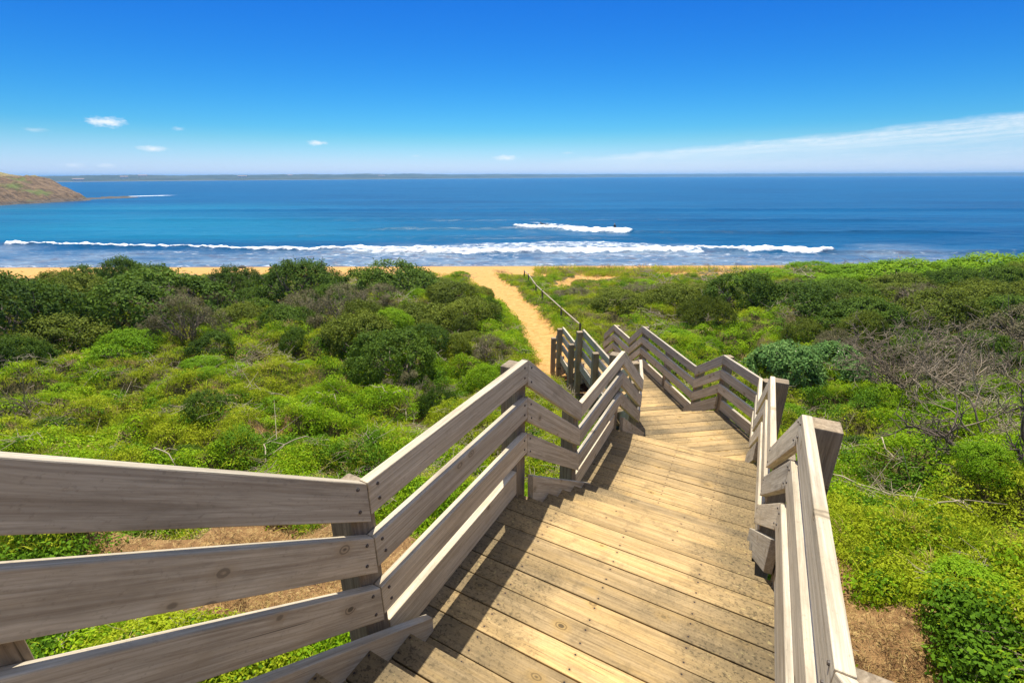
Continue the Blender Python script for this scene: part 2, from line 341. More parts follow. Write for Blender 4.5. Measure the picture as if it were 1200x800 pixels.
# ------------------------------------------------------------------ sea
FOAM = [  # polylines on the water (x, y), half width across, strength
    ([(-68, 63), (-52, 60.3), (-42, 59.3), (-35, 57.8), (-26, 57.4), (-16, 57.6), (-10, 58)], .42, .9),
    ([(-18, 56.6), (-8, 58.6), (-3, 60.2), (5, 61.5), (12, 61.5), (18, 59)], 3.2, .52),
    ([(-16, 54.6), (-6, 54.6), (4, 55), (14, 55.2), (22, 54.8)], .9, .72),
    ([(-22, 52.4), (-8, 51.9), (4, 51.6), (18, 51.8), (30, 52.2)], 2.6, .36), ([(-50, 55.5), (-34, 54.6), (-20, 54.8)], 1.6, .33),
    ([(18, 57.6), (25, 55.6), (31, 54.4), (37, 53.7)], .8, 1.05),
    ([(1.5, 82), (6, 81), (9.5, 78.5), (14, 75.8), (18, 74.8)], 1.5, 1.05),
    ([(4, 92), (8, 88), (13, 82)], .9, .5), ([(5.8, 86.3), (8, 86.3)], .4, .95),
    ([(-186, 222), (-170, 236), (-160, 240)], 2.6, 1.05), ([(-152, 236), (-140, 237)], 1.6, .9), ([(-168, 170), (-165, 172)], .8, .9), ([(-171, 196), (-168, 200)], .8, .8),
    ([(-70, 46.6), (-40, 46.2), (-10, 46.6), (10, 46.4), (30, 46.9), (70, 46.3)], .25, .5),
]
def lines_mask(x, y, pts, hw):
    P = np.array(pts, float); return pdist(x, y, P, np.full(len(P), 0.)) / hw
sx = axis(-75, 75, .22, -30000, 30000, 1.09); sy = axis(43, 98, .22, 40, 42000, 1.07)
X, Y = np.meshgrid(sx, sy)
foam = np.zeros_like(X)
near = (np.abs(X) < 260) & (Y < 320)
xn, yn = X[near], Y[near]; wob = (fbm(xn * .35, yn * .5, 41, 3) - .5)
fn = np.zeros_like(xn)
for pts, hw, stg in FOAM: fn = np.maximum(fn, stg * sstep(1.35, .45, lines_mask(xn, yn + wob * 1.4, pts, hw)))
foam[near] = fn
# breaking and unbroken swell crests are real ridges of water
CREST = [([(-75, 64), (-52, 60), (-35, 57.6), (-16, 57.4)], .22, 1.3), ([(-16, 54.8), (5, 55.2), (20, 55.4), (37, 53.6), (60, 53.0), (90, 53)], .38, 1.3), ([(-25, 80), (1.5, 81), (9.5, 78), (18, 74.6), (40, 73), (70, 73.5)], .42, 1.6),
         ([(-60, 72), (-30, 71), (0, 69), (30, 67)], .3, 2.5), ([(-80, 100), (0, 97), (80, 94)], .35, 3), ([(-160, 130), (0, 128), (140, 122)], .35, 4)]
zz = np.zeros_like(X)
zr = np.zeros_like(xn)
for pts, ht, wd in CREST:
    P = np.array(pts, float); yc = np.interp(xn, P[:, 0], P[:, 1]); tap = sstep(P[0, 0] - 12, P[0, 0] + 8, xn) * sstep(P[-1, 0] + 12, P[-1, 0] - 8, xn)
    d = yn + (fbm(xn * .12, yn * 0, 77, 2) - .5) * 1.2 - yc
    zr += ht * tap * np.where(d < 0, np.exp(-(d / (wd * .55)) ** 2), np.exp(-(d / (wd * 1.5)) ** 2)) * (.7 + .6 * fbm(xn * .2, yn * .1, 91, 2))
zr += .16 * (fbm(xn * .35, yn * .6, 51, 3) - .5) * sstep(44, 50, yn) + fn * .5 * (fbm(xn * 1.6, yn * 1.6, 61, 2))
zz[near] = zr
# what lies under the water: weed and sand shallows near the beach, a turquoise sandbank on the left
shore = sstep(66, 48, Y + (fbm(X * .06, Y * .1, 71, 3) - .5) * 18) * (.25 + .75 * sstep(62, 36, X))
tq = np.exp(-((X + 75 + (Y - 85) * .9) / 55) ** 2) * sstep(62, 72, Y) * sstep(150, 95, Y) * (.35 + .9 * fbm(X * .02, Y * .09, 73, 3))
tq = np.maximum(tq, .8 * np.exp(-((Y - 150 - .1 * X) / 22) ** 2) * sstep(-30, -110, X))
me = np_mesh('sea', np.stack([X, Y, zz], -1).reshape(-1, 3), grid_faces(len(sx), len(sy)), True, {'foam': foam.ravel(), 'shore': shore.ravel(), 'tq': np.clip(tq, 0, 1).ravel()})
m = MT('sea_water'); p = m.pos()
band = m.noise(m.mapping(p, (.010, .05, .05)), 1.0, 5, .6); rip = m.noise(m.mapping(p, (.35, 1.2, 1)), 1.0, 5, .65); wv = m.noise(m.mapping(p, (.05, .22, .1)), 1.0, 3, .55)
deep = m.mix(m.rmap(band, .35, .65), (.001, .048, .128), (.002, .088, .200)); deep = m.mix(m.math('MULTIPLY', m.rmap(rip, .45, .7), .35), deep, (.0, .045, .12))
c = m.mix(m.math('MULTIPLY', m.attr('tq'), .55), deep, (.010, .21, .31))
weed = m.noise(m.mapping(p, (.16, .5, 1)), 1.0, 5, .7)
shal = m.mix(m.rmap(weed, .38, .62), (.06, .125, .22), (.17, .24, .31)); shal = m.mix(m.math('MULTIPLY', m.rmap(m.noise(m.mapping(p, (.5, 1.3, 1)), 1, 4, .7), .5, .62), .6), shal, (.10, .075, .085))
c = m.mix(m.rmap(m.attr('shore'), .25, .85), c, shal)
fr = m.noise(m.mapping(p, (.9, 1.9, 2)), 1.0, 6, .72); fr2 = m.noise(m.mapping(p, (.28, .8, 1)), 1, 4, .6)
ff = m.math('ADD', m.attr('foam'), m.math('MULTIPLY', m.math('SUBTRACT', m.math('ADD', m.math('MULTIPLY', fr, .65), m.math('MULTIPLY', fr2, .35)), .52), 2.1))
lace = m.math('MULTIPLY', m.rmap(fr, .56, .66), m.math('MULTIPLY', m.attr('shore'), .32))
fm = m.math('MAXIMUM', m.math('MULTIPLY', m.rmap(ff, .40, .78), m.math('GREATER_THAN', m.attr('foam'), .02)), lace, True)
c = m.mix(fm, c, (.86, .89, .92)); m.l.new(c, m.p.inputs['Base Color'])
m.l.new(m.rmap(fm, 0, 1, .3, .9), m.p.inputs['Roughness']); m.p.inputs['IOR'].default_value = 1.33; m.l.new(m.rmap(fm, 0, 1, .2, .1), m.p.inputs['Specular IOR Level'])
m.bump(m.math('ADD', m.math('MULTIPLY', rip, .6), m.math('MULTIPLY', wv, 2.0)), .8, .5)
tag(link('sea', me, m.m), kind='structure')

# ------------------------------------------------------------------ headland, reef and far coast
hx = np.arange(-330, -150, 1.1); hy = np.arange(95, 240, 1.1); X, Y = np.meshgrid(hx, hy)
shx = np.interp(Y, [95, 120, 150, 165, 180, 190, 194, 200, 240], [-146, -156, -166, -169, -167, -167, -174, -192, -330])
d = (shx - X) + (fbm(X * .08, Y * .08, 101, 4) - .5) * 9
Zh = 9.9 * (1 - np.exp(-np.maximum(d, 0) / 9)) + 1.6 * (fbm(X * .12, Y * .12, 103, 4) - .5) * sstep(1, 8, d) + 4.4 * np.abs(fbm(X * .3, Y * .3, 107, 3) - .5) * sstep(0, 4, d) - .6 + np.minimum(d, 0) * .12
Zh += .9 * sstep(15, 60, d)
me = np_mesh('headland', np.stack([X, Y, Zh], -1).reshape(-1, 3), grid_faces(len(hx), len(hy)), True)
m = MT('headland_earth'); p = m.pos(); sep = m.node('ShaderNodeSeparateXYZ'); m.l.new(p, sep.inputs[0])
n1_ = m.noise(p, .11, 5, .6); n2_ = m.noise(p, .5, 5, .7)
c = m.mix(m.rmap(n2_, .35, .65), (.085, .055, .03), (.24, .155, .08)); c = m.mix(m.rmap(n1_, .54, .66), c, m.mix(n2_, (.07, .10, .02), (.17, .20, .04)))
c = m.mix(m.rmap(sep.outputs[2], 8.8, 9.8), c, m.mix(n2_, (.22, .20, .07), (.36, .30, .13)))
c = m.mix(m.rmap(sep.outputs[2], 1.3, .5), c, m.mix(n2_, (.045, .037, .032), (.20, .16, .12)))
m.l.new(c, m.p.inputs['Base Color']); m.p.inputs['Roughness'].default_value = .95; m.bump(n2_, 1, 1.5)
tag(link('headland', me, m.m), kind='structure')
rx_ = np.arange(-215, -140, .8); ry_ = np.arange(186, 242, .8); X, Y = np.meshgrid(rx_, ry_)
dd = lines_mask(X, Y, [(-180, 190), (-176, 200), (-176, 208), (-174, 213)], 1.0)
Zr = -.7 + 1.25 * sstep(9, 0, dd + (fbm(X * .2, Y * .2, 109, 3) - .5) * 9) * (.45 + fbm(X * .5, Y * .5, 113, 3))
M_reef = plain('wet_reef_rock', (.055, .047, .035), .8, .5, .6)
tag(link('reef', np_mesh('reef', np.stack([X, Y, Zr], -1).reshape(-1, 3), grid_faces(len(rx_), len(ry_)), True), M_reef), kind='structure')
# far shore: a low ridge that curves away to the east
azs = np.radians(np.arange(-58, 47, .08)); dist = np.interp(np.degrees(azs), [-58, -45, -20, 0, 20, 46], [1250, 1300, 1550, 2100, 3300, 4200])
hgt = np.interp(np.degrees(azs), [-58, -45, -36, -20, -14, 0, 12, 30, 46], [13, 13, 13.5, 17, 18.5, 17, 18, 20, 20]) + 4 * (fbm(np.degrees(azs) * .35, 0 * azs, 121, 3) - .5) + 1.8 * (fbm(np.degrees(azs) * 1.7, 0 * azs, 127, 3) - .5)
rows = []
for k, (dd_, zf) in enumerate(((0, -.02), (12, .08), (60, .3), (150, .62), (260, .9), (360, 1.0), (700, .8))):
    zrow = hgt * zf * (1 + (0 if k in (0, 5) else .3) * (fbm(np.degrees(azs) * 2.3, 0 * azs + k * 3, 131 + k, 3) - .5)); r_ = dist + dd_
    rows.append(np.stack([np.sin(azs) * r_, np.cos(azs) * r_, zrow], -1))
V = np.array(rows)
m = MT('far_coast_land'); p = m.pos(); n1_ = m.noise(m.mapping(p, (.008, .008, .08)), 1, 5, .6)
c = m.mix(m.rmap(n1_, .42, .62), (.018, .036, .024), (.05, .065, .04)); sep = m.node('ShaderNodeSeparateXYZ'); m.l.new(p, sep.inputs[0]); c = m.mix(m.rmap(sep.outputs[2] , .9, .3), c, (.20, .17, .13))
m.l.new(c, m.p.inputs['Base Color']); m.p.inputs['Roughness'].default_value = .95
tag(link('far_coast', np_mesh('far_coast', V.reshape(-1, 3), grid_faces(len(azs), 7), True), m.m), kind='structure')
# low rocky point at the eastern edge
ix = np.arange(-60, 61, 2.); iy = np.arange(-40, 41, 2.); X, Y = np.meshgrid(ix, iy)
Zi = 5.5 * np.exp(-((X - 22) / 38) ** 2 - (Y / 26) ** 2) - .9 + 1.2 * (fbm(X * .09, Y * .09, 141, 3) - .5)
o = tag(link('rocky_point', np_mesh('rocky_point', np.stack([X + 700, Y + 610, Zi], -1).reshape(-1, 3), grid_faces(len(ix), len(iy)), True), plain('point_rock', (.12, .10, .05), .9, .5, .08)), kind='structure')

# sea air: one even box round everything
bm = bmesh.new(); bmesh.ops.create_cube(bm, size=1); hz = bpy.data.meshes.new('haze'); bm.to_mesh(hz); bm.free()
hm = bpy.data.materials.new('sea_haze'); hm.use_nodes = True; hn = hm.node_tree.nodes; hn.remove(hn['Principled BSDF'])
pv = hn.new('ShaderNodeVolumePrincipled'); pv.inputs['Color'].default_value = (.24, .58, 1.0, 1); pv.inputs['Density'].default_value = 2.5e-4; pv.inputs['Anisotropy'].default_value = .35; hm.node_tree.links.new(pv.outputs[0], hn['Material Output'].inputs['Volume'])
o = tag(link('haze', hz, hm), kind='stuff'); o.scale = (86000, 86000, 38); o.location = (0, 0, 9.5)

# ------------------------------------------------------------------ timber walkway
walk = empty('boardwalk_stairs', (0, 0, 0))
tag(walk, 'weathered timber boardwalk stairs with slatted railings stepping down to the sandy beach path', 'boardwalk')
W3 = lambda xy, zb: np.array([xy[0], xy[1], CAMZ - zb])
class WB:
    """collects timber pieces with the grain, tone and lat attributes"""
    def __init__(s): s.v = []; s.f = []; s.g = []; s.t = []; s.a = []; s.lc = []
    def prism(s, top, bot, gdir, lat=None, tone=None):
        """top, bot: matching rings of 3D points; gdir: unit 3D vector along the grain"""
        top = [np.asarray(q, float) for q in top]; bot = [np.asarray(q, float) for q in bot]; k = len(top); b = len(s.v); o = top[0]
        gd = np.asarray(gdir, float); gd = gd / np.linalg.norm(gd); up = np.array([0, 0, 1.]); ac = np.cross(up, gd); ac /= np.linalg.norm(ac); tz = np.cross(gd, ac)
        off = np.array([rnd.uniform(0, 90), rnd.uniform(0, 40), rnd.uniform(0, 40)]); tn = rnd.random() if tone is None else tone
        for i, q in enumerate(top + bot):
            e = q - o; s.v.append(q); s.lc.append(np.array([e @ gd, e @ ac, e @ tz])); s.g.append(s.lc[-1] + off); s.t.append(tn); s.a.append(0 if lat is None else lat[i % k])
        s.f.append([b + i for i in range(k)]); s.f.append([b + 2 * k - 1 - i for i in range(k)])
        for i in range(k): j = (i + 1) % k; s.f.append([b + j, b + i, b + k + i, b + k + j])
    def build(s, name, mat, parent, bevel=.004):
        me = bpy.data.meshes.new(name); me.from_pydata([tuple(map(float, q)) for q in s.v], [], s.f)
        bm = bmesh.new(); bm.from_mesh(me); bmesh.ops.recalc_face_normals(bm, faces=bm.faces); bm.to_mesh(me); bm.free()
        for nm, arr, typ, key in (('grain', np.array(s.g), 'FLOAT_VECTOR', 'vector'), ('loc', np.array(s.lc), 'FLOAT_VECTOR', 'vector'), ('tone', np.array(s.t), 'FLOAT', 'value'), ('lat', np.array(s.a), 'FLOAT', 'value')):
            at = me.attributes.new(nm, typ, 'POINT'); at.data.foreach_set(key, arr.astype(np.float32).ravel())
        o = link(name, me, mat, parent)
        if bevel:
            md = o.modifiers.new('bevel', 'BEVEL'); md.width = bevel; md.segments = 2; md.limit_method = 'ANGLE'; md.angle_limit = R(40)
        return o
HR = 1.04
Z1, Z2, Z3, Z4, Z5 = 1.10, 1.93, 2.819, 3.357, 3.906       # rail tops below the eye
D1, D2, D3, D4, D5, D6 = (z + HR for z in (Z1, Z2, Z3, Z4, Z5, 4.455))   # decks; D6 is the sand at the foot

def clip_strip(poly, o, d, lo, hi):
    """part of a convex 2D polygon where lo <= (p-o).d <= hi"""
    def half(P, sgn, lim):
        out = []
        for i in range(len(P)):
            a, b = P[i], P[(i + 1) % len(P)]; fa = sgn * ((a - o) @ d) - lim; fb = sgn * ((b - o) @ d) - lim
            if fa <= 0: out.append(a)
            if (fa < 0 < fb) or (fb < 0 < fa): out.append(a + (b - a) * (fa / (fa - fb)))
        return out
    P = half(list(poly), 1, hi)
    return half(P, -1, -lo) if len(P) > 2 else []
def deck(name, poly, walkdir, zb, start, cen, halfw, pitch=.1415, gap=.005):
    """a landing laid with boards square to the walking direction"""
    b = WB(); nd = np.array([walkdir[1], -walkdir[0]]); poly = [np.asarray(q, float) for q in poly]
    tmax = max((q - start) @ walkdir for q in poly); tmin = min((q - start) @ walkdir for q in poly); t = 0
    while t < tmax - .004 or -t > 0:
        for sgn in (0,):
            P = clip_strip(poly, start, walkdir, t + gap / 2, min(t + pitch, tmax + .02) - gap / 2)
            if len(P) > 2:
                dz = rnd.uniform(-.0025, .0025); tilt = rnd.uniform(-.003, .003)
                top = [np.array([q[0], q[1], CAMZ - zb + dz + tilt * ((q - cen) @ nd)]) for q in P]
                bot = [q - np.array([0, 0, .042]) for q in top]
                b.prism(top, bot, (nd[0], nd[1], 0), [((q - cen) @ nd) / halfw for q in P])
        t += pitch
        if t > tmax: break
    # bearers under the boards
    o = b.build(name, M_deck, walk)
    return o
ex = .10
cen1 = S((dl + dr) / 2, 2)
hw1 = (dr - dl) / 2
deck('landing', [S(dl - ex, 1.10), S(dr + ex, 1.10), S(dr + ex, 2.41), S(dl - ex, 2.41)], h1, D1, S(0, 1.10), cen1, hw1)
deck('landing', [S(dl - ex, 3.60), S(dr + ex, 3.60), S(dr + ex, 4.99), S(dl - ex, 4.99)], h1, D2, S(0, 3.60), cen1, hw1)
E2 = S7(-1.42, .936); Vp = S7(0, .936)
# bent landing: boards square to the second direction
bent = [S(dl - ex, 6.15), S(dr + ex, 6.15), Tpt + (n1 + n7) / 2 * ex, S7(ex, .93), S7(-1.42 - ex, .93)]
deck('landing', bent, h7, D3, bent[0] * 0 + (S(dr + ex, 6.15)) - h7 * 1.2, S7(-.71, 0), .75)
deck('landing', [S7(-1.42 - ex, 1.60), S7(ex, 1.60), S7(ex, 4.17), S7(-1.42 - ex, 4.17)], h7, D4, S7(0, 1.60), S7(-.71, 0), .75)
deck('landing', [S7(-1.42 - ex, 4.80), S7(ex, 4.80), S7(ex, 6.01), S7(-1.42 - ex, 6.01)], h7, D5, S7(0, 4.80), S7(-.71, 0), .75)

def flight(P, hd, nd, t0, going, zt, rise, count, d0, d1, cen, halfw):
    """treads below a landing edge at t0; tread k is k rises lower"""
    for k in range(1, count + 1):
        b = WB(); ta = t0 + (k - 1) * going - .03; tb = t0 + k * going; mid = (ta + tb) / 2; z = CAMZ - (zt + k * rise)
        for a, e in ((ta, mid - .003), (mid + .003, tb)):
            ring = [P(d0, a), P(d1, a), P(d1, e), P(d0, e)]
            top = [np.array([q[0], q[1], z]) for q in ring]
            b.prism(top, [q - np.array([0, 0, .042]) for q in top], (nd[0], nd[1], 0), [((q - cen) @ nd) / halfw for q in ring])
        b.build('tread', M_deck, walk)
    for d in (d0 + .03, d1 - .075):                          # stringers
        b = WB(); a, e = t0 - .02, t0 + count * going + .12; sl = rise / going
        z0 = CAMZ - zt - .05 ; z1 = z0 - (e - a) * sl
        ring = [(d, a, z0), (d + .045, a, z0), (d + .045, e, z1), (d, e, z1)]
        top = [np.array([*P(q[0], q[1]), q[2] - .045]) for q in ring]
        b.prism(top, [q - np.array([0, 0, .24]) for q in top], (hd[0] * going, hd[1] * going, -rise))
        b.build('stringer', M_post, walk)
r1 = (D2 - D1) / 5; flight(S, h1, n1, 2.41, .2975, D1, r1, 4, dl + .02, dr - .02, cen1, hw1)
r2 = (D3 - D2) / 5; flight(S, h1, n1, 4.99, .29, D2, r2, 4, dl + .02, dr - .02, cen1, hw1)
flight(S7, h7, n7, .93, .335, D3, (D4 - D3) / 3, 2, -1.40, -.02, S7(-.71, 0), .75)
flight(S7, h7, n7, 4.17, .315, D4, (D5 - D4) / 3, 2, -1.40, -.02, S7(-.71, 0), .75)
flight(S7, h7, n7, 6.01, .30, D5, (D6 - D5) / 3, 2, -1.40, -.02, S7(-.71, 0), .75)
# the flight the photographer stands on: rises from the first landing towards the eye
for k in range(1, 17):
    b = WB(); te = 1.115 - (k - 1) * .23; ta = te - .26; z = CAMZ - D1 + .17 * k; mid = (ta + te) / 2
    for a, e in ((ta, mid - .003), (mid + .003, te)):
        ring = [S(dl + .02, a), S(dr - .02, a), S(dr - .02, e), S(dl + .02, e)]
        top = [np.array([q[0], q[1], z]) for q in ring]
        b.prism(top, [q - np.array([0, 0, .042]) for q in top], (n1[0], n1[1], 0), [((q - cen1) @ n1) / hw1 for q in ring])
    b.build('tread', M_deck, walk)

# railings: nodes carry (xy of the inner face, rail top below the eye)
SL0 = math.tan(R(36.6))
zF = 1.10 - (1.022 + 2.6) * SL0
LEFT = [(S(dl, -2.6), zF), (S(dl, 1.022), Z1), (S(dl, 2.419), Z1), (S(dl, 3.542), Z2), (S(dl, 5.012), Z2), (S(dl, 6.302), Z3), (E2, Z3),
        (S7(-1.42, 1.72), Z4), (S7(-1.42, 4.149), Z4), (S7(-1.42, 4.80), Z5), (S7(-1.42, 6.03), Z5), (S7(-1.42, 6.75), 4.42)]
RIGHT = [(S(dr, -2.6), zF), (S(dr, 1.022), Z1), (S(dr, 2.419), Z1), (S(dr, 3.542), Z2), (S(dr, 5.012), Z2), (S(dr, 6.302), Z3), (Tpt, Z3), (Vp, Z3),
         (S7(0, 1.705), Z4), (S7(0, 4.178), Z4), (S7(0, 4.878), Z5), (S7(0, 6.014), Z5), (S7(0, 6.75), 4.42)]
RT = .045
def railing(nodes, side):
    """side -1: outside lies to the left of the walking direction"""
    n = len(nodes); xy = [np.asarray(q[0], float) for q in nodes]
    dirs = [(xy[i + 1] - xy[i]) / np.linalg.norm(xy[i + 1] - xy[i]) for i in range(n - 1)]
    outs = [np.array([d[1], -d[0]]) * side for d in dirs]
    mit = []
    for i in range(n):
        a = outs[max(i - 1, 0)]; b = outs[min(i, n - 2)]; mm = (a + b); mm = mm / np.linalg.norm(mm); mit.append(mm / max(.5, mm @ b))
    for i in range(n - 1):
        za, zb = nodes[i][1], nodes[i + 1][1]; ln = np.linalg.norm(xy[i + 1] - xy[i]); slope = (zb - za) / ln; flat = abs(slope) < .05
        fh = .150 if flat else .182
        for j, dz in enumerate((0, .265, .53)):
            ga = .002 / ln; A = xy[i] + (xy[i + 1] - xy[i]) * ga; B = xy[i + 1] - (xy[i + 1] - xy[i]) * ga
            jz = rnd.uniform(-.003, .003)
            ta, tb = CAMZ - za - dz + jz, CAMZ - zb - dz + jz
            top = [np.array([*A, ta]), np.array([*B, tb]), np.array([*(B + mit[i + 1] * RT), tb]), np.array([*(A + mit[i] * RT), ta])]
            b = WB(); b.prism(top, [q - np.array([0, 0, fh]) for q in top], (dirs[i][0], dirs[i][1], -slope), tone=rnd.uniform(.25, .95))
            rail = b.build('rail', M_rail, walk)
            if np.linalg.norm((xy[i] + xy[i + 1]) / 2) < 4.2:         # bolt heads, only where the photo shows them
                for e, sg in ((i, 1), (i + 1, -1)):
                    if np.linalg.norm(xy[e]) > 3.6 or xy[e] @ dirs[i] < 0: continue
                    for q in ((.045, .035), (.05, fh - .045)):
                        s0 = q[0] + rnd.uniform(-.006, .006); pt = xy[e] + dirs[i] * sg * s0; pz = CAMZ - nodes[e][1] - dz - slope * sg * s0 - q[1]
                        bm = bmesh.new(); bmesh.ops.create_cone(bm, cap_ends=True, segments=10, radius1=.0075, radius2=.006, depth=.006)
                        me = bpy.data.meshes.new('bolt'); bm.to_mesh(me); bm.free()
                        o = link('bolt', me, M_bolt, rail); inn = -outs[i]; o.location = (pt[0] + inn[0] * .002, pt[1] + inn[1] * .002, pz)
                        o.rotation_euler = Vector((inn[0], inn[1], 0)).to_track_quat('Z', 'Y').to_euler()
        # kick board: level ones hang just off the deck, sloping ones run past the bend on the inner side
        if flat:
            m0, m1 = mit[i] * (RT + .003), mit[i + 1] * (RT + .003); A, B = xy[i] + m0 + dirs[i] * .066, xy[i + 1] + m1 - dirs[i] * .066; t0, t1 = CAMZ - za - .815, CAMZ - zb - .815; kh = .185; o0, o1 = outs[i] * RT, outs[i] * RT
            top = [np.array([*A, t0]), np.array([*B, t1]), np.array([*(B + o1), t1]), np.array([*(A + o0), t0])]
            bot = [q - np.array([0, 0, kh]) for q in top]
        else:
            e0 = xy[i]; run = .25 if side < 0 else .20; ko = .76 if i == 0 else (.86 if side < 0 else .775); e1 = xy[i + 1] + dirs[i] * run
            inn = -outs[i] * (.048 if side < 0 or i == 0 else .004); bk = outs[i] * .045; A, B = e0 + inn, e1 + inn
            t0 = CAMZ - za - ko; t1 = max(CAMZ - za - ko - slope * (ln + run), CAMZ - zb - HR + .03)
            dz1 = CAMZ - zb - HR + .006
            top = [np.array([*A, t0]), np.array([*B, t1]), np.array([*(B + bk), t1]), np.array([*(A + bk), t0])]
            bl, bh = t0 - .235, max(t1 - .235, dz1)
            bot = [np.array([*q[:2], z]) for q, z in zip(top, (bl, bh, bh, bl))]
            if t1 - .235 < dz1:                                       # foot of the board is cut level on the deck
                tcut = (t0 - .235 - dz1) / slope; C = A + dirs[i] * tcut
                pin = [np.array([*A, t0]), np.array([*B, t1]), np.array([*B, dz1]), np.array([*C, dz1]), np.array([*A, bl])]
                b = WB(); b.prism(pin, [q + np.array([*bk, 0]) for q in pin], (dirs[i][0], dirs[i][1], -slope), tone=rnd.uniform(.2, .9)); b.build('kickboard', M_rail, walk); top = None
        if top is not None:
            b = WB(); b.prism(top, bot, (dirs[i][0], dirs[i][1], -slope), tone=rnd.uniform(.2, .9)); b.build('kickboard', M_rail, walk)
    # posts stand outside, at every bend
    spots = []
    for i in range(n):
        if i == 0: continue
        d = dirs[min(i, n - 2)] if i < n - 1 else dirs[i - 1]; spots.append((xy[i], mit[i] if i < n - 1 else outs[i - 1], d, nodes[i][1] + (.0 if i < n - 1 else 0)))
    ex_ = [(0, .735), (0, .36), (0, .02)] + [(i, .5) for i in range(1, n - 1) if abs(nodes[i][1] - nodes[i + 1][1]) < .02 and np.linalg.norm(xy[i + 1] - xy[i]) > 2]
    for i, fr in ex_:
        spots.append((xy[i] + (xy[i + 1] - xy[i]) * fr, outs[i], dirs[i], nodes[i][1] + (nodes[i + 1][1] - nodes[i][1]) * fr + (.06 if i else .06)))
    for q, ou, d, z in spots:
        pw = .062; ou = ou / np.linalg.norm(ou); c = q + ou * (RT + .003 + pw); nn = np.array([d[1], -d[0]])
        gz_ = float(ground_z(c[0], c[1])) - .3; topz = CAMZ - z - (.05 if side < 0 else .03)
        ring = [c + d * a * pw + nn * e * pw for a, e in ((-1, -1), (1, -1), (1, 1), (-1, 1))]
        b = WB(); b.prism([np.array([*r_, topz]) for r_ in ring], [np.array([*r_, gz_]) for r_ in ring], (d[0] * .02, d[1] * .02, -1), tone=rnd.uniform(.3, .9)); b.build('post', M_post, walk, .006)
railing(LEFT, -1); railing(RIGHT, 1)
# bearers under the landings
for P, hd, d0, d1, ta, tb, zt in ((S, h1, dl, dr, 1.12, 2.38, D1), (S, h1, dl, dr, 3.62, 4.97, D2), (S, h1, dl, dr, 6.18, 6.9, D3), (S7, h7, -1.42, 0, 1.63, 4.14, D4), (S7, h7, -1.42, 0, 4.83, 5.98, D5)):
    for d in (d0 + .01, d1 - .06):
        b = WB(); ring = [P(d, ta), P(d + .05, ta), P(d + .05, tb), P(d, tb)]; top = [np.array([*q, CAMZ - zt - .047]) for q in ring]
        b.prism(top, [q - np.array([0, 0, .19]) for q in top], (hd[0], hd[1], 0)); b.build('bearer', M_post, walk)

# ------------------------------------------------------------------ low rail beside the sand path
fn_ = empty('path_fence', (1.4, 22, float(ground_z(1.4, 22))))
tag(fn_, 'low pale pole fence running beside the sandy track to the beach', 'fence')
def tube(pts, rad, sides=6):
    """mesh arrays of a tapering tube"""
    pts = np.asarray(pts, float); k = len(pts); rad = np.broadcast_to(rad, (k,)); V = []; F = []
    for i in range(k):
        d = pts[min(i + 1, k - 1)] - pts[max(i - 1, 0)]; d /= np.linalg.norm(d) + 1e-9; a = np.cross(d, (0.3, .2, 1.)); a /= np.linalg.norm(a) + 1e-9; b_ = np.cross(d, a)
        for s_ in range(sides): q = 2 * math.pi * s_ / sides; V.append(pts[i] + rad[i] * (a * math.cos(q) + b_ * math.sin(q)))
    for i in range(k - 1):
        for s_ in range(sides): F.append((i * sides + s_, i * sides + (s_ + 1) % sides, (i + 1) * sides + (s_ + 1) % sides, (i + 1) * sides + s_))
    return V, F
def tubes_mesh(name, items, sides=4):
    V = []; F = []
    for pts, rad in items:
        v, f = tube(pts, rad, sides); b = len(V); V += v; F += [[b + q for q in ff] for ff in f]
    return np_mesh(name, np.array(V), np.array(F), True)
FP = np.array([(2.45, 15.6), (2.05, 18.2), (1.5, 21.9), (1.35, 25.0), (1.05, 28.2), (.85, 30.6)])
base_ = np.array(fn_.location)
zf_ = ground_z(FP[:, 0], FP[:, 1]) + .5
for i in range(len(FP) - 1):
    me = tubes_mesh('rail', [([(*FP[i], zf_[i]) - base_, (*FP[i + 1], zf_[i + 1]) - base_], .028)], 8); link('rail', me, M_dead, fn_)
for i in range(len(FP)):
    me = tubes_mesh('post', [([(*FP[i], zf_[i] - .9) - base_, (*FP[i], zf_[i] + .05) - base_], .04)], 8); link('post', me, M_post, fn_)

# ------------------------------------------------------------------ plants
nrg = np.random.default_rng(5)
def leaves(P, Nn, ln, wd, jit=.6, rg=nrg):
    """one bent diamond leaf per point P, lying roughly along directions Nn"""
    k = len(P); nn = Nn + rg.normal(0, jit * .62, (k, 3)); nn /= np.linalg.norm(nn, axis=1)[:, None] + 1e-9
    u = rg.normal(0, 1, (k, 3)) + Nn * .35; s_ = np.cross(u, nn); s_ /= np.linalg.norm(s_, axis=1)[:, None] + 1e-9; d = np.cross(nn, s_)
    ln = ln * rg.uniform(.65, 1.3, (k, 1)); wd = wd * rg.uniform(.7, 1.25, (k, 1))
    V = np.stack([P, P + d * ln * .5 + s_ * wd * .5 + nn * ln * .06, P + d * ln - nn * ln * .1, P + d * ln * .5 - s_ * wd * .5 + nn * ln * .06], 1).reshape(-1, 3)
    F = np.arange(4 * k).reshape(-1, 4); return V, F
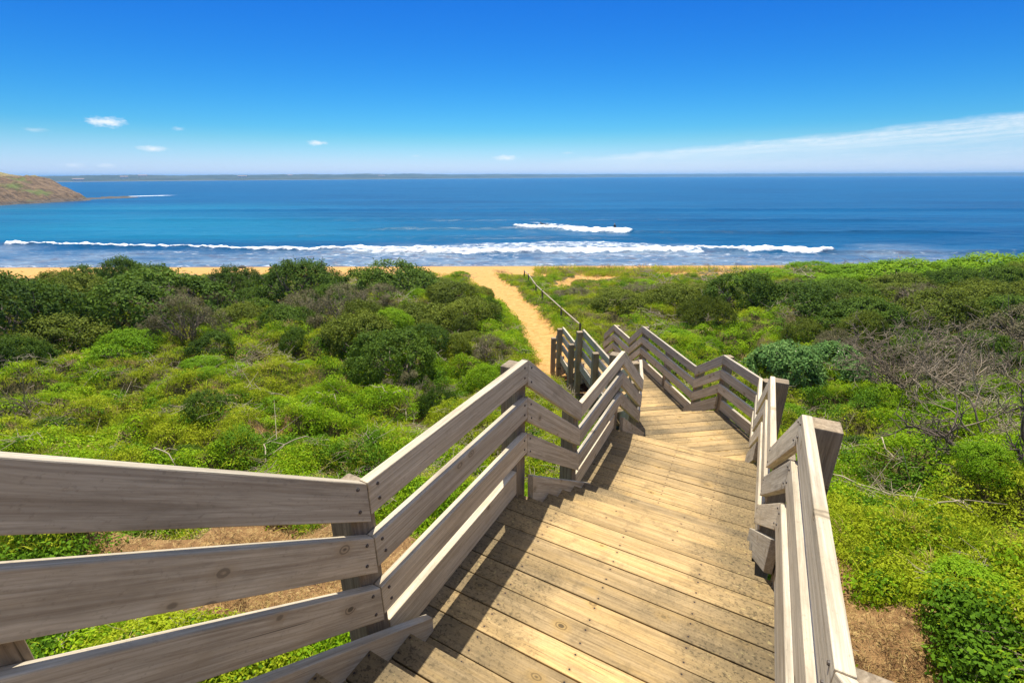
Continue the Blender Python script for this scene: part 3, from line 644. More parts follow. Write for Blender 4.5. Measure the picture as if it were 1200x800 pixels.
def blades(P, Nn, ln, wd, rg=nrg, jit=.35, droop=.35):
    k = len(P); d = Nn + rg.normal(0, jit, (k, 3)); d /= np.linalg.norm(d, axis=1)[:, None]; s_ = np.cross(d, rg.normal(0, 1, (k, 3))); s_ /= np.linalg.norm(s_, axis=1)[:, None]
    ln = ln * rg.uniform(.6, 1.3, (k, 1)); wd = wd * rg.uniform(.7, 1.2, (k, 1)); dn = np.array([0, 0, -1.]) * ln * droop; side = d * np.array([1, 1, 0])
    m1 = P + d * ln * .55; t = P + d * ln * .9 + dn * .6 + side * ln * .2
    V = np.stack([P - s_ * wd * .5, P + s_ * wd * .5, m1 + s_ * wd * .4, m1 - s_ * wd * .4, t + s_ * wd * .05, t - s_ * wd * .05], 1).reshape(-1, 3)
    b = np.arange(k)[:, None] * 6; F = np.concatenate([b + np.array([0, 1, 2, 3]), b + np.array([3, 2, 4, 5])]); return V, F
def unit(k, rg=nrg):
    v = rg.normal(0, 1, (k, 3)); return v / np.linalg.norm(v, axis=1)[:, None]

def crown_mesh(name, seed, nl=7, leaf_n=12000, ln=.055, wd=.026, flat=.75, strap=False, gaps=.33, top_only=.0):
    """foliage of a bush, about 1 m radius and 1 m tall: twiggy leaf sprays spread over a heap of uneven lobes, thinned by noise so gaps show"""
    rg = np.random.default_rng(seed); P = []; Q = []
    lob = [(np.array([0, 0, .22]), .72)]
    for i in range(nl): a = rg.uniform(0, 6.28); r_ = rg.uniform(.3, .78); lob.append((np.array([math.cos(a) * r_, math.sin(a) * r_, rg.uniform(.08, .34) + .22 * (1 - r_)]), rg.uniform(.26, .44)))
    ns = leaf_n // 10
    for c_, r_ in lob:
        k = int(ns * r_ * r_ / sum(q[1] ** 2 for q in lob)) * 2; u = unit(k, rg); u = u[u[:, 2] > -.35]
        p_ = c_ + u * r_ * rg.uniform(.86, 1.02, (len(u), 1)) * np.array([1, 1, flat + .2]); P.append(p_); Q.append(u)
    P = np.concatenate(P); Q = np.concatenate(Q)
    inside = np.zeros(len(P), bool)
    for c_, r_ in lob: inside |= (np.linalg.norm((P - c_) / np.array([1, 1, flat + .2]), axis=1) < r_ * .84)
    keep = (~inside) & (P[:, 2] > .0) & (fbm(P[:, 0] * 4 + P[:, 2] * 3 + seed, P[:, 1] * 4 - P[:, 2] * 2, seed, 2) > gaps) & (P[:, 2] > top_only * (1 + .4 * np.sin(P[:, 0] * 9)))
    P = P[keep]; Q = Q[keep]
    per = max(6, int(leaf_n / max(1, len(P))))
    C = np.repeat(P, per, 0); D = np.repeat(Q + np.array([0, 0, .30]), per, 0); D /= np.linalg.norm(D, axis=1)[:, None]
    C = C + rg.normal(0, .032, C.shape) + D * rg.uniform(-.02, .06, (len(C), 1))
    V, F = (blades(C, D, ln * 2.2, wd * .55, rg, .5, .6) if strap else leaves(C, D, ln, wd, .7, rg))
    return np_mesh(name, V, F)
def stems_mesh(name, seed, n=9, h=.62, spread=.7, r0=.035, twigs=3):
    rg = np.random.default_rng(seed); it = []
    for i in range(n):
        a = rg.uniform(0, 6.28); e = np.array([math.cos(a) * spread * rg.uniform(.4, 1), math.sin(a) * spread * rg.uniform(.4, 1), h * rg.uniform(.7, 1.15)])
        b0 = np.array([math.cos(a) * .07, math.sin(a) * .07, -.15]); ts = np.linspace(0, 1, 6)[:, None]
        pts = b0 + (e - b0) * ts ** np.array([1.0, 1.0, .8]); pts[1:-1] += rg.normal(0, .035, (4, 3)); it.append((pts, np.linspace(r0, r0 * .35, 6)))
        for j in range(twigs):
            k = rg.integers(2, 5); q = pts[k]; dv = (unit(1, rg)[0] * .5 + (e - b0) * .6) * rg.uniform(.25, .5); it.append((np.array([q, q + dv * .5 + rg.normal(0, .02, 3), q + dv]), np.linspace(r0 * .4, r0 * .15, 3)))
    return tubes_mesh(name, it, 5)
def bare_mesh(name, seed, n0=6, h=.9, depth=4, r0=.016, lean=(0, 0), up=.35):
    """leafless branching shrub, about 1 m radius"""
    rg = np.random.default_rng(seed); it = []
    def grow(p, d, ln, r, lev):
        k = 5; pts = [p]; dd = d.copy()
        for i in range(k): dd = dd + rg.normal(0, .22, 3) + np.array([lean[0] * .05, lean[1] * .05, .02]); dd /= np.linalg.norm(dd); p = p + dd * ln / k; pts.append(p)
        it.append((np.array(pts), np.linspace(r, r * .55, k + 1)))
        if lev == 0: return
        for i in range(rg.integers(2, 5) if lev > 1 else rg.integers(3, 6)):
            q = pts[rg.integers(2, k + 1)]; nd = dd * .8 + unit(1, rg)[0] * .8 + np.array([0, 0, .12]); nd /= np.linalg.norm(nd); grow(q, nd, ln * rg.uniform(.5, .75), max(r * .58, .003), lev - 1)
    for i in range(n0):
        a = rg.uniform(0, 6.28); d = np.array([math.cos(a) + lean[0], math.sin(a) + lean[1], up + rg.uniform(0, .7)]); d /= np.linalg.norm(d)
        grow(np.array([math.cos(a) * .05, math.sin(a) * .05, -.12]), d, h * rg.uniform(.4, .65), r0, depth - 1)
    return tubes_mesh(name, it, 3)

KIND = {}
for nm, mat, kw in (('olive', M_olive, {}), ('dark', M_dark, {}), ('bright', M_bright, {}), ('blue', M_blue, dict(ln=.07, wd=.036)), ('grey', M_grey, dict(gaps=.5, ln=.045, wd=.014, leaf_n=9000)),
                    ('strap', M_olive, dict(strap=True)), ('dome', M_dark, dict(nl=10, flat=.7, top_only=.26, leaf_n=11000))):
    vs_ = []
    for j in range(2 if nm in ('blue', 'strap') else 3):
        cm = crown_mesh(nm + '_foliage', 100 + len(KIND) * 10 + j, **kw); cm.materials.append(mat)
        sm = stems_mesh('stems', 300 + len(KIND) * 10 + j, n=16 if nm in ('dome', 'grey') else 9, h=.58 if nm in ('dome', 'grey') else .4, twigs=7 if nm in ('grey', 'dome') else 3, r0=.02 if nm == 'grey' else .03); sm.materials.append(M_twig if nm == 'grey' else M_stem)
        vs_.append((cm, sm))
    KIND[nm] = vs_
PLACED = []
def shrub(kind, x, y, wdt, hgt, label, group=None, name='shrub', cat='shrub', sink=.08, var=None):
    cm, sm = KIND[kind][rnd.randrange(len(KIND[kind])) if var is None else var]
    r_ = empty(name, (x, y, float(ground_z(x, y)) - sink), rnd.uniform(0, 6.28)); s_ = wdt / 2; r_.scale = (s_, s_ * rnd.uniform(.85, 1.1), hgt)
    tag(r_, label, cat, group); link('foliage', cm, None, r_); link('stems', sm, None, r_); PLACED.append((x, y, wdt / 2)); return r_

SH = [  # kind, x, y, width, height, label
 ('dark', -17.6, 15.0, 4.2, 2.6, 'tall dark green coastal shrub cut by the picture edge in the dense thicket'),
 ('dark', -14.4, 17.8, 6.0, 2.8, 'largest dark green domed shrub standing highest in the thicket before the beach'),
 ('olive', -15.4, 14.6, 3.6, 1.9, 'olive shrub in front of the largest dark domed shrub'),
 ('dome', -14.7, 23.4, 2.6, 1.95, 'small round shrub on bare dark stems, alone beside a patch of open sand'),
 ('dome', -10.3, 21.6, 4.4, 2.6, 'umbrella shaped dark shrub with a tangle of pale bare stems under its crown'),
 ('dark', -6.4, 23.8, 5.2, 2.45, 'broad rounded dark green shrub against the water between two strips of sand'),
 ('grey', -11.0, 14.6, 2.6, 1.7, 'brownish grey half dead shrub below the large domed shrub'),
 ('grey', -8.6, 18.3, 2.8, 1.55, 'grey twiggy shrub with little foliage in front of the umbrella shaped shrub'),
 ('grey', -6.4, 16.8, 2.6, 1.75, 'dark brown twiggy shrub with bleached stems at the edge of the green hummocks'),
 ('olive', -3.8, 16.6, 3.8, 1.75, 'olive green shrub sloping towards the sandy path'),
 ('olive', -4.9, 14.0, 2.9, 1.55, 'spreading olive shrub above the yellow green hummock'),
 ('dark', -3.1, 11.6, 2.6, 1.45, 'grey green shrub with a dark hollow underneath, nearest big one to the stair railing'),
 ('grey', -2.5, 10.4, 1.5, .95, 'tangle of purplish bare twigs in the hollow of the grey green shrub'),
 ('grey', -.75, 13.6, 1.6, 1.0, 'pale bleached twiggy shrub beside the green bank of the sandy path'),
 ('olive', -1.6, 17.4, 2.6, 1.3, 'low olive shrub on the bank along the bend of the sandy path'),
 ('bright', -.75, 10.9, 1.3, .85, 'bright green bush just beyond the pale top rail corner'),
 ('dark', -1.65, 9.1, .95, 1.0, 'small upright dark bush with weeping foliage close to the top rail'),
 ('dark', -14.2, 12.1, 1.8, 1.5, 'dark leafy shrub above the lone twisted dead sapling'),
 ('bright', -11.8, 13.1, 2.4, 1.15, 'light green shrub between bare sand patch and brownish grey shrub'),
 ('olive', -2.6, 20.6, 3.2, 1.3, 'low dull green shrub halfway along the sandy path'),
 ('bright', -3.6, 31.2, 1.5, .55, 'small green tuft alone on the sand where the path meets the beach'),
 ('dark', -9.0, 12.9, 1.6, .95, 'dark green clump at the foot of the brownish grey shrub'),
 ('dark', -7.0, 13.9, 1.3, .9, 'very dark little bush with a pale dead stick in front'),
 ('strap', 7.5, 16.8, 2.0, 1.4, 'round tufted bush with long strap leaves before the dark thicket'),
 ('blue', 7.5, 11.5, 2.5, 1.45, 'blue green bush dotted with small cream flowers behind the railing'),
 ('blue', 9.1, 11.9, 2.2, 1.35, 'second blue green bush, merging with the flowering one towards the bare branches'),
 ('bright', 5.5, 14.4, 2.0, .75, 'low bright green cushion bush just past the angled railing'),
 ('bright', 6.7, 14.6, 1.2, .75, 'small bright green bush beside the strap leaved bush'),
 ('olive', 4.6, 18.6, 2.8, 1.35, 'olive shrub starting the long thicket beside the pole fence'),
 ('olive', 7.2, 19.4, 3.4, 1.75, 'olive shrub in the long thicket directly behind the strap leaved bush'),
 ('dark', 9.7, 18.9, 3.4, 1.75, 'dark shrub with deep shade under it in the long thicket'),
 ('dark', 11.6, 17.6, 3.6, 1.7, 'dark shrub above the blue green flowering bush'),
 ('olive', 13.6, 17.4, 3.4, 1.6, 'dull green shrub behind the tangle of bare branches'),
 ('dark', 12.6, 15.4, 3.2, 1.35, 'green shrub between the flowering bush and the bare branches'),
 ('olive', 15.8, 16.2, 3.6, 1.8, 'olive shrub above the greyest bare branches'),
 ('grey', 16.6, 13.8, 3.2, 1.6, 'brown half dead shrub fading into bare branches near the picture edge'),
 ('bright', 18.8, 24.8, 5.0, 1.1, 'light green dome at the near end of the high dune scrub'),
 ('bright', 22.6, 25.6, 6.4, 1.75, 'high light green dome hiding the last strip of beach'),
 ('bright', 26.8, 25.0, 6.4, 2.15, 'highest light green scrub dome against the water at the picture edge'),
 ('bright', 31.0, 25.5, 6.2, 2.3, 'light green scrub dome beyond the highest one'),
]
for k, x, y, a, b_, lab in SH: shrub(k, x, y, a, b_ * .95, lab)
# flowers on the two blue green bushes are parts of them
fl = []
for o in [q for q in col.objects if q.get('label', '').startswith(('blue green bush', 'second blue'))]:
    rg = np.random.default_rng(9); u = unit(420, rg); u = u[u[:, 2] > .0]; P_ = u * np.array([.85, .85, .9]) * rg.uniform(.85, 1.05, (len(u), 1)); V, F = leaves(P_, u, .028, .028, .8, rg)
    me = np_mesh('flowers', V, F); me.materials.append(M_flower); q = link('flower_heads', me, None, o); q['kind'] = 'stuff'
# scrub that merges into one thicket: single bushes nothing tells apart
def fill(region, n, kinds, wd, ht, label, group, mind=1.0, seed=1):
    rr = random.Random(seed); tries = 0; done = 0
    while done < n and tries < n * 60:
        tries += 1; x = rr.uniform(region[0], region[1]); y = rr.uniform(region[2], region[3])
        if float(bare(np.array(x), np.array(y))) > .15 or float(pdist(np.array(x), np.array(y), PATH, PHW)) < .7 or float(pdist(np.array(x), np.array(y), WALK, WHW)) < 1.6: continue
        if any(math.hypot(x - q[0], y - q[1]) < mind + q[2] * .35 for q in PLACED): continue
        a = rr.uniform(*wd); shrub(kinds[rr.randrange(len(kinds))], x, y, a, rr.uniform(*ht), label, group); done += 1
fill((-27, -17, 13, 26), 16, ['dark', 'olive', 'dark'], (2.6, 4), (1.3, 2.2), 'dark scrub bush packed into the thicket at the far edge of the hummocks', 'thicket bushes by the hummocks', 1.3, 3)
fill((-17, -5, 15.5, 21), 18, ['dark', 'olive', 'grey', 'olive', 'grey'], (1.8, 2.8), (.9, 1.5), 'medium olive bush filling the thicket around the domed shrubs', 'bushes filling the thicket', .9, 4)
fill((-22, -12.5, 24, 30), 12, ['dark', 'olive'], (1.8, 3.0), (.4, .65), 'low bush on the last dune before the beach behind the domed shrubs', 'low bushes on the last dune', 1.1, 5)
fill((-9, -3.4, 24.5, 29.5), 11, ['dark', 'olive'], (1.6, 2.6), (.4, .65), 'low bush on the dune beside the end of the path', 'low bushes beside the path end', 1.0, 6)
fill((-6, -.9, 12.5, 23), 18, ['olive', 'bright', 'dark', 'olive'], (1.1, 2.0), (.55, 1.0), 'small bush on the bank between thicket and sandy path', 'small bushes on the path bank', .7, 7)
fill((3.2, 13, 19.5, 24.5), 24, ['olive', 'grey', 'dark', 'olive'], (2.0, 3.2), (.6, .9), 'olive bush in the wide scrub behind the strap leaved bush', 'olive bushes of the wide scrub', 1.15, 8)
fill((13, 33, 15, 24), 32, ['olive', 'dark', 'grey', 'olive', 'dark'], (2.2, 3.8), (1.1, 1.7), 'scrub bush on the slope behind the bare branches', 'scrub bushes behind the bare branches', 1.4, 9)
fill((17, 48, 24, 32), 26, ['bright', 'bright', 'olive'], (3.4, 5.0), (.75, 1.1), 'light green bush of the high dune scrub before the sea', 'light green bushes of the high dune', 1.6, 10)
fill((3, 15, 25, 30), 12, ['olive', 'bright'], (1.4, 2.4), (.22, .38), 'low bush on the flat dune top before the beach', 'low bushes on the flat dune', 1.0, 11)
fill((9.5, 17, 11, 15.5), 10, ['dark', 'grey', 'olive'], (1.4, 2.2), (.8, 1.2), 'dull bush tangled among the bare grey branches', 'dull bushes among bare branches', .9, 12)
fill((-13, -2.2, 5.5, 12.5), 22, ['bright', 'bright', 'dark'], (.6, 1.25), (.3, .6), 'small green bush on the grassy hummocks', 'small bushes on the hummocks', .8, 13)
fill((3.6, 8.5, 2.2, 9.5), 16, ['bright', 'bright', 'dark'], (.6, 1.1), (.3, .55), 'small leafy bush in the green slope below the railing', 'small bushes below the railing', .8, 14)

# leafless shrubs
def bare_shrub(seed, x, y, s_, hs_, label, n0=7, depth=5, r0=.014, mat=M_twig, lean=(0, 0), rz=0, name='bare_shrub', cat='dead shrub', up=.35):
    r_ = empty(name, (x, y, float(ground_z(x, y))), rz); r_.scale = (s_, s_, hs_); tag(r_, label, cat)
    me = bare_mesh('branches', seed, n0, 1.0, depth, r0, lean, up); me.materials.append(mat); link('branches', me, None, r_); return r_
bare_shrub(1, 9.4, 9.4, 2.0, 2.1, 'widest tangle of grey leafless branches beside the blue green bush', 14, 5)
bare_shrub(2, 11.6, 10.4, 2.1, 2.2, 'grey leafless shrub behind the widest tangle of branches', 12, 5)
bare_shrub(3, 8.9, 7.6, 1.5, 1.6, 'low sprawl of pale dead twigs on the green slope', 10, 4, .012, M_dead)
bare_shrub(4, 13.4, 11.6, 2.3, 2.7, 'leafless shrub farthest up the slope beside brown scrub', 8, 5)
bare_shrub(5, 7.0, 5.5, 1.9, 2.8, 'dark trunked leafless small tree leaning over the green slope', 4, 5, .028, M_trunk, (-.5, .1), 0, 'bare_tree', 'dead tree', .9)
bare_shrub(6, 8.2, 6.6, 1.7, 1.9, 'sprawling grey branches lying next to the dark trunked tree', 8, 4)
bare_shrub(7, -10.6, 8.9, 1.0, 1.5, 'lone twisted dead sapling standing in the grassy hummocks', 3, 4, .02, M_twig, (-.2, 0), 0, 'bare_tree', 'dead tree', 1.0)
bare_shrub(8, -13.6, 10.9, 1.3, .9, 'pale dead shrub at the picture edge below the dark leafy shrub', 9, 4, .013, M_dead)
bare_shrub(9, -8.2, 8.3, .7, .5, 'small curl of bleached dead twigs near the lone dead sapling', 6, 3, .016, M_dead)
bare_shrub(10, 5.2, 6.6, .8, .45, 'heap of dark dead sticks behind the big near post', 9, 3, .014, M_trunk)
bare_shrub(11, -9.6, 20.4, 1.4, 1.0, 'splayed pale bare stems beside the umbrella shaped shrub', 9, 4, .016, M_twig)
# bleached sticks lying about
rr = random.Random(21)
for i in range(46):
    if i < 32: x, y = rr.uniform(-11.5, -1.8), rr.uniform(5.0, 12.5)
    else: x, y = rr.uniform(3.4, 8), rr.uniform(3.2, 9.5)
    ln = rr.uniform(.4, 1.2); a = rr.uniform(-.7, .7) + (0 if rr.random() < .6 else 1.2); q = np.linspace(0, 1, 8)
    rg = np.random.default_rng(900 + i); lx = (q - .5) * ln; ly = np.cumsum(rg.normal(0, .05, 8)); wx = x + lx * math.cos(a) - ly * math.sin(a); wy = y + lx * math.sin(a) + ly * math.cos(a)
    z0 = float(ground_z(x, y)); pz = ground_z(wx, wy) + .10 + .10 * np.sin(q * 3.1) + rg.normal(0, .02, 8) - z0
    pts = np.stack([wx - x, wy - y, pz], -1); it = [(pts, np.linspace(.013, .005, 8))]
    for j in range(3): k = rg.integers(2, 7); it.append((np.array([pts[k], pts[k] + rg.normal(0, .12, 3), pts[k] + rg.normal(0, .22, 3) + np.array([0, 0, .08])]), np.linspace(.007, .003, 3)))
    me = tubes_mesh('dead_branch', it, 5); o = link('dead_branch', me, M_dead); o.location = (x, y, z0)
    if i < 32: tag(o, 'bleached dead branch lying on the grassy hummocks', 'branch', 'dead branches on the hummocks')
    else: tag(o, 'bleached dead branch lying on the green slope below the railing', 'branch', 'dead branches below the railing')

# ---- ground cover and grass: leaf clumps spread by geometry nodes
def clump(name, mat, maker):
    me = maker(); me.materials.append(mat); return bpy.data.objects.new(name, me)
def broad(seed, n=110, r_=.16, h_=.12, ln=.030, wd=.019):
    def f():
        rg = np.random.default_rng(seed); a = rg.uniform(0, 6.28, n); q = np.sqrt(rg.uniform(0, 1, n)) * r_
        P = np.stack([np.cos(a) * q, np.sin(a) * q, h_ * (1 - (q / r_) ** 2) * rg.uniform(.35, 1, n)], -1); D = P * np.array([3, 3, 1]) / r_ + np.array([0, 0, .9]); D /= np.linalg.norm(D, axis=1)[:, None]
        V, F = leaves(P, D, ln, wd, .45, rg); return np_mesh('clump', V, F)
    return f
def tuft(seed, n=46, r_=.10, ln=.17, wd=.0075):
    def f():
        rg = np.random.default_rng(seed); a = rg.uniform(0, 6.28, n); q = np.sqrt(rg.uniform(0, 1, n)) * r_
        P = np.stack([np.cos(a) * q, np.sin(a) * q, np.zeros(n)], -1); D = P * np.array([1, 1, 0]) / r_ * .55 + np.array([0, 0, 1.]); V, F = blades(P, D, ln, wd, rg); return np_mesh('tuft', V, F)
    return f
def scatter(name, protos, pts, rot, scl, idx):
    cl = bpy.data.collections.new(name + '_source')
    for q in protos: cl.objects.link(q)
    me = bpy.data.meshes.new(name); me.vertices.add(len(pts)); me.vertices.foreach_set('co', np.asarray(pts, np.float32).ravel())
    a = me.attributes.new('rot', 'FLOAT_VECTOR', 'POINT'); a.data.foreach_set('vector', np.asarray(rot, np.float32).ravel())
    a = me.attributes.new('scl', 'FLOAT_VECTOR', 'POINT'); a.data.foreach_set('vector', np.asarray(scl, np.float32).ravel())
    a = me.attributes.new('vi', 'INT', 'POINT'); a.data.foreach_set('value', np.asarray(idx, np.int32))
    o = link(name, me); ng = bpy.data.node_groups.new(name, 'GeometryNodeTree'); ng.interface.new_socket('Geometry', in_out='INPUT', socket_type='NodeSocketGeometry'); ng.interface.new_socket('Geometry', in_out='OUTPUT', socket_type='NodeSocketGeometry')
    gi = ng.nodes.new('NodeGroupInput'); go = ng.nodes.new('NodeGroupOutput'); ip = ng.nodes.new('GeometryNodeInstanceOnPoints'); ci = ng.nodes.new('GeometryNodeCollectionInfo')
    ci.inputs['Collection'].default_value = cl; ci.inputs['Separate Children'].default_value = True; ci.inputs['Reset Children'].default_value = True
    def na_(n_, t_):
        q = ng.nodes.new('GeometryNodeInputNamedAttribute'); q.data_type = t_; q.inputs['Name'].default_value = n_; return [s_ for s_ in q.outputs if s_.enabled and s_.name == 'Attribute'][0]
    ng.links.new(gi.outputs[0], ip.inputs['Points']); ng.links.new(ci.outputs[0], ip.inputs['Instance']); ip.inputs['Pick Instance'].default_value = True
    ng.links.new(na_('vi', 'INT'), ip.inputs['Instance Index']); ng.links.new(na_('rot', 'FLOAT_VECTOR'), ip.inputs['Rotation']); ng.links.new(na_('scl', 'FLOAT_VECTOR'), ip.inputs['Scale'])
    ng.links.new(ip.outputs[0], go.inputs[0]); md = o.modifiers.new('spread', 'NODES'); md.node_group = ng
    return o
def candidates(n, seed, ymax=34):
    """ground points in front of the walkway, thinning with distance"""
    rg = np.random.default_rng(seed); a = rg.uniform(R(-62), R(62), n); d = np.exp(rg.uniform(math.log(1.6), math.log(46), n)); x = np.sin(a) * d; y = np.cos(a) * d
    k = (y > .2) & (y < ymax) & (x > -30) & (x < 34); x, y, d = x[k], y[k], d[k]; u = rg.random(len(x))
    b = bare(x, y); k = u > b * 1.02; x, y, d = x[k], y[k], d[k]
    k = pdist(x, y, WALK, WHW) > .12; return x[k], y[k], d[k], rg
def normals(x, y, e=.15):
    return -(ground_z(x + e, y) - ground_z(x - e, y)) / (2 * e), -(ground_z(x, y + e) - ground_z(x, y - e)) / (2 * e)
x, y, d, rg = candidates(62000, 31)
pat = fbm(x * .5, y * .5, 201, 3); pat2 = fbm(x * .9 + 7, y * .9, 211, 3)
idx = np.where(pat2 > .68, 4 + rg.integers(0, 2, len(x)), np.where(pat < .50, 2 + rg.integers(0, 2, len(x)), rg.integers(0, 2, len(x))))
idx = np.where(rg.random(len(x)) < .15, rg.integers(0, 6, len(x)), idx)
nx_, ny_ = normals(x, y); s_ = np.minimum(.75 + .045 * d, 1.6) * rg.uniform(.7, 1.35, len(x)); sv = np.stack([s_, s_, s_ * rg.uniform(.8, 1.5, len(x))], -1)
cover = [clump('cover_a', M_cover, broad(1)), clump('cover_b', M_cover, broad(2, 130, .17, .12, .025, .014)), clump('cover_c', M_coverY, broad(3, 120, .16, .10, .024, .012)), clump('cover_d', M_coverY, broad(4, 110, .15, .13, .028, .012)), clump('cover_e', M_coverD, broad(5, 110, .16, .14, .032, .019)), clump('cover_f', M_coverD, broad(6, 120, .15, .15, .028, .016))]
o = scatter('ground_cover', cover, np.stack([x, y, ground_z(x, y) - .015], -1), np.stack([-ny_ * -.7, nx_ * .7, rg.uniform(0, 6.28, len(x))], -1), sv, idx)
tag(o, 'dense bright green low leafy ground cover over the dune hummocks', 'ground cover', kind='stuff')
x, y, d, rg = candidates(30000, 37)
pat = fbm(x * .45 + 3, y * .45, 221, 3); k = rg.random(len(x)) < sstep(.40, .58, pat) * .9 + .06; x, y, d = x[k], y[k], d[k]
s_ = np.minimum(.7 + .04 * d, 1.4) * rg.uniform(.7, 1.4, len(x)); idx = np.where(rg.random(len(x)) < .16, 2, rg.integers(0, 2, len(x)))
gr = [clump('tuft_a', M_grass, tuft(11)), clump('tuft_b', M_grass, tuft(12, 60, .13, .13, .006)), clump('tuft_c', M_straw, tuft(13, 40, .12, .16, .006))]
o = scatter('grass', gr, np.stack([x, y, ground_z(x, y) - .02], -1), np.stack([rg.normal(0, .15, len(x)), rg.normal(0, .15, len(x)), rg.uniform(0, 6.28, len(x))], -1), np.stack([s_, s_, s_], -1), idx)
tag(o, 'fine yellow green grass growing between the leafy hummocks', 'grass', kind='stuff')
# dead twigs and brown leaf showing through the mat
x, y, d, rg = candidates(5000, 53)
pat = fbm(x * .6 + 9, y * .6, 231, 3); k = rg.random(len(x)) < sstep(.44, .62, pat) * .9 + .08; x, y, d = x[k], y[k], d[k]
def twigs(seed, n=16):
    def f():
        rg_ = np.random.default_rng(seed); it = []
        for i in range(n):
            a_ = rg_.uniform(0, 6.28); p0 = np.array([math.cos(a_), math.sin(a_), 0]) * rg_.uniform(0, .15) + np.array([0, 0, rg_.uniform(.02, .1)]); dv = unit(1, rg_)[0] * np.array([1, 1, .35]) * rg_.uniform(.12, .32)
            it.append((np.array([p0, p0 + dv * .5 + rg_.normal(0, .015, 3), p0 + dv]), np.linspace(.0042, .002, 3)))
        return tubes_mesh('twigs', it, 3)
    return f
s_ = (.42 + .07 * d) * rg.uniform(.7, 1.4, len(x))
o = scatter('dry_twigs', [clump('twigs_a', M_dead, twigs(61)), clump('twigs_b', M_twig, twigs(62, 22)), clump('twigs_c', M_straw, broad(63, 60, .16, .12, .028, .012))], np.stack([x, y, ground_z(x, y) + .05 * s_], -1), np.stack([rg.normal(0, .2, len(x)), rg.normal(0, .2, len(x)), rg.uniform(0, 6.28, len(x))], -1), np.stack([s_, s_, s_], -1), rg.integers(0, 3, len(x)))
tag(o, 'dead twigs and brown leaves tangled through the green ground cover', 'dead twigs', kind='stuff')
# dry litter on the bare earth near the stairs, and marram tufts at the edge of the beach
rg = np.random.default_rng(41); P_ = []
for cx, cy, rx, ry in DIRT[:3] + DIRT[4:9] + DIRT[12:14]:
    n = int(420 * rx * ry) + 25; P_.append(np.stack([rg.normal(cx, rx * .6, n), rg.normal(cy, ry * .6, n)], -1))
P_ = np.concatenate(P_); x, y = P_[:, 0], P_[:, 1]; k = pdist(x, y, WALK, WHW) > .05; x, y = x[k], y[k]; s_ = rg.uniform(.35, .9, len(x))
gr2 = [clump('litter_a', M_straw, tuft(14, 26, .16, .10, .006)), clump('litter_b', M_straw, broad(15, 26, .17, .03, .05, .008))]
o = scatter('dry_litter', gr2, np.stack([x, y, ground_z(x, y)], -1), np.stack([rg.normal(0, .3, len(x)), rg.normal(0, .3, len(x)), rg.uniform(0, 6.28, len(x))], -1), np.stack([s_, s_, s_ * .7], -1), rg.integers(0, 2, len(x)))
tag(o, 'dry straw litter over the bare brown earth beside the stairs', 'dry grass', kind='stuff')
n = 420; x = np.concatenate([rg.normal(6.5, 1.6, n // 2), rg.uniform(2, 26, n // 2)]); y = np.concatenate([rg.normal(34.3, .8, n // 2), rg.normal(35.6, .9, n // 2)]); s_ = rg.uniform(1.6, 3.6, n)
o = scatter('dune_grass', [clump('marram_a', M_grass, tuft(16, 40, .10, .2, .008)), clump('marram_b', M_straw, tuft(17, 30, .10, .2, .007))], np.stack([x, y, ground_z(x, y) - .03], -1), np.stack([0 * x, 0 * x, rg.uniform(0, 6.28, n)], -1), np.stack([s_, s_, s_], -1), (rg.random(n) < .3).astype(int))
tag(o, 'tufts of tall dune grass along the edge of the beach sand', 'dune grass', kind='stuff')

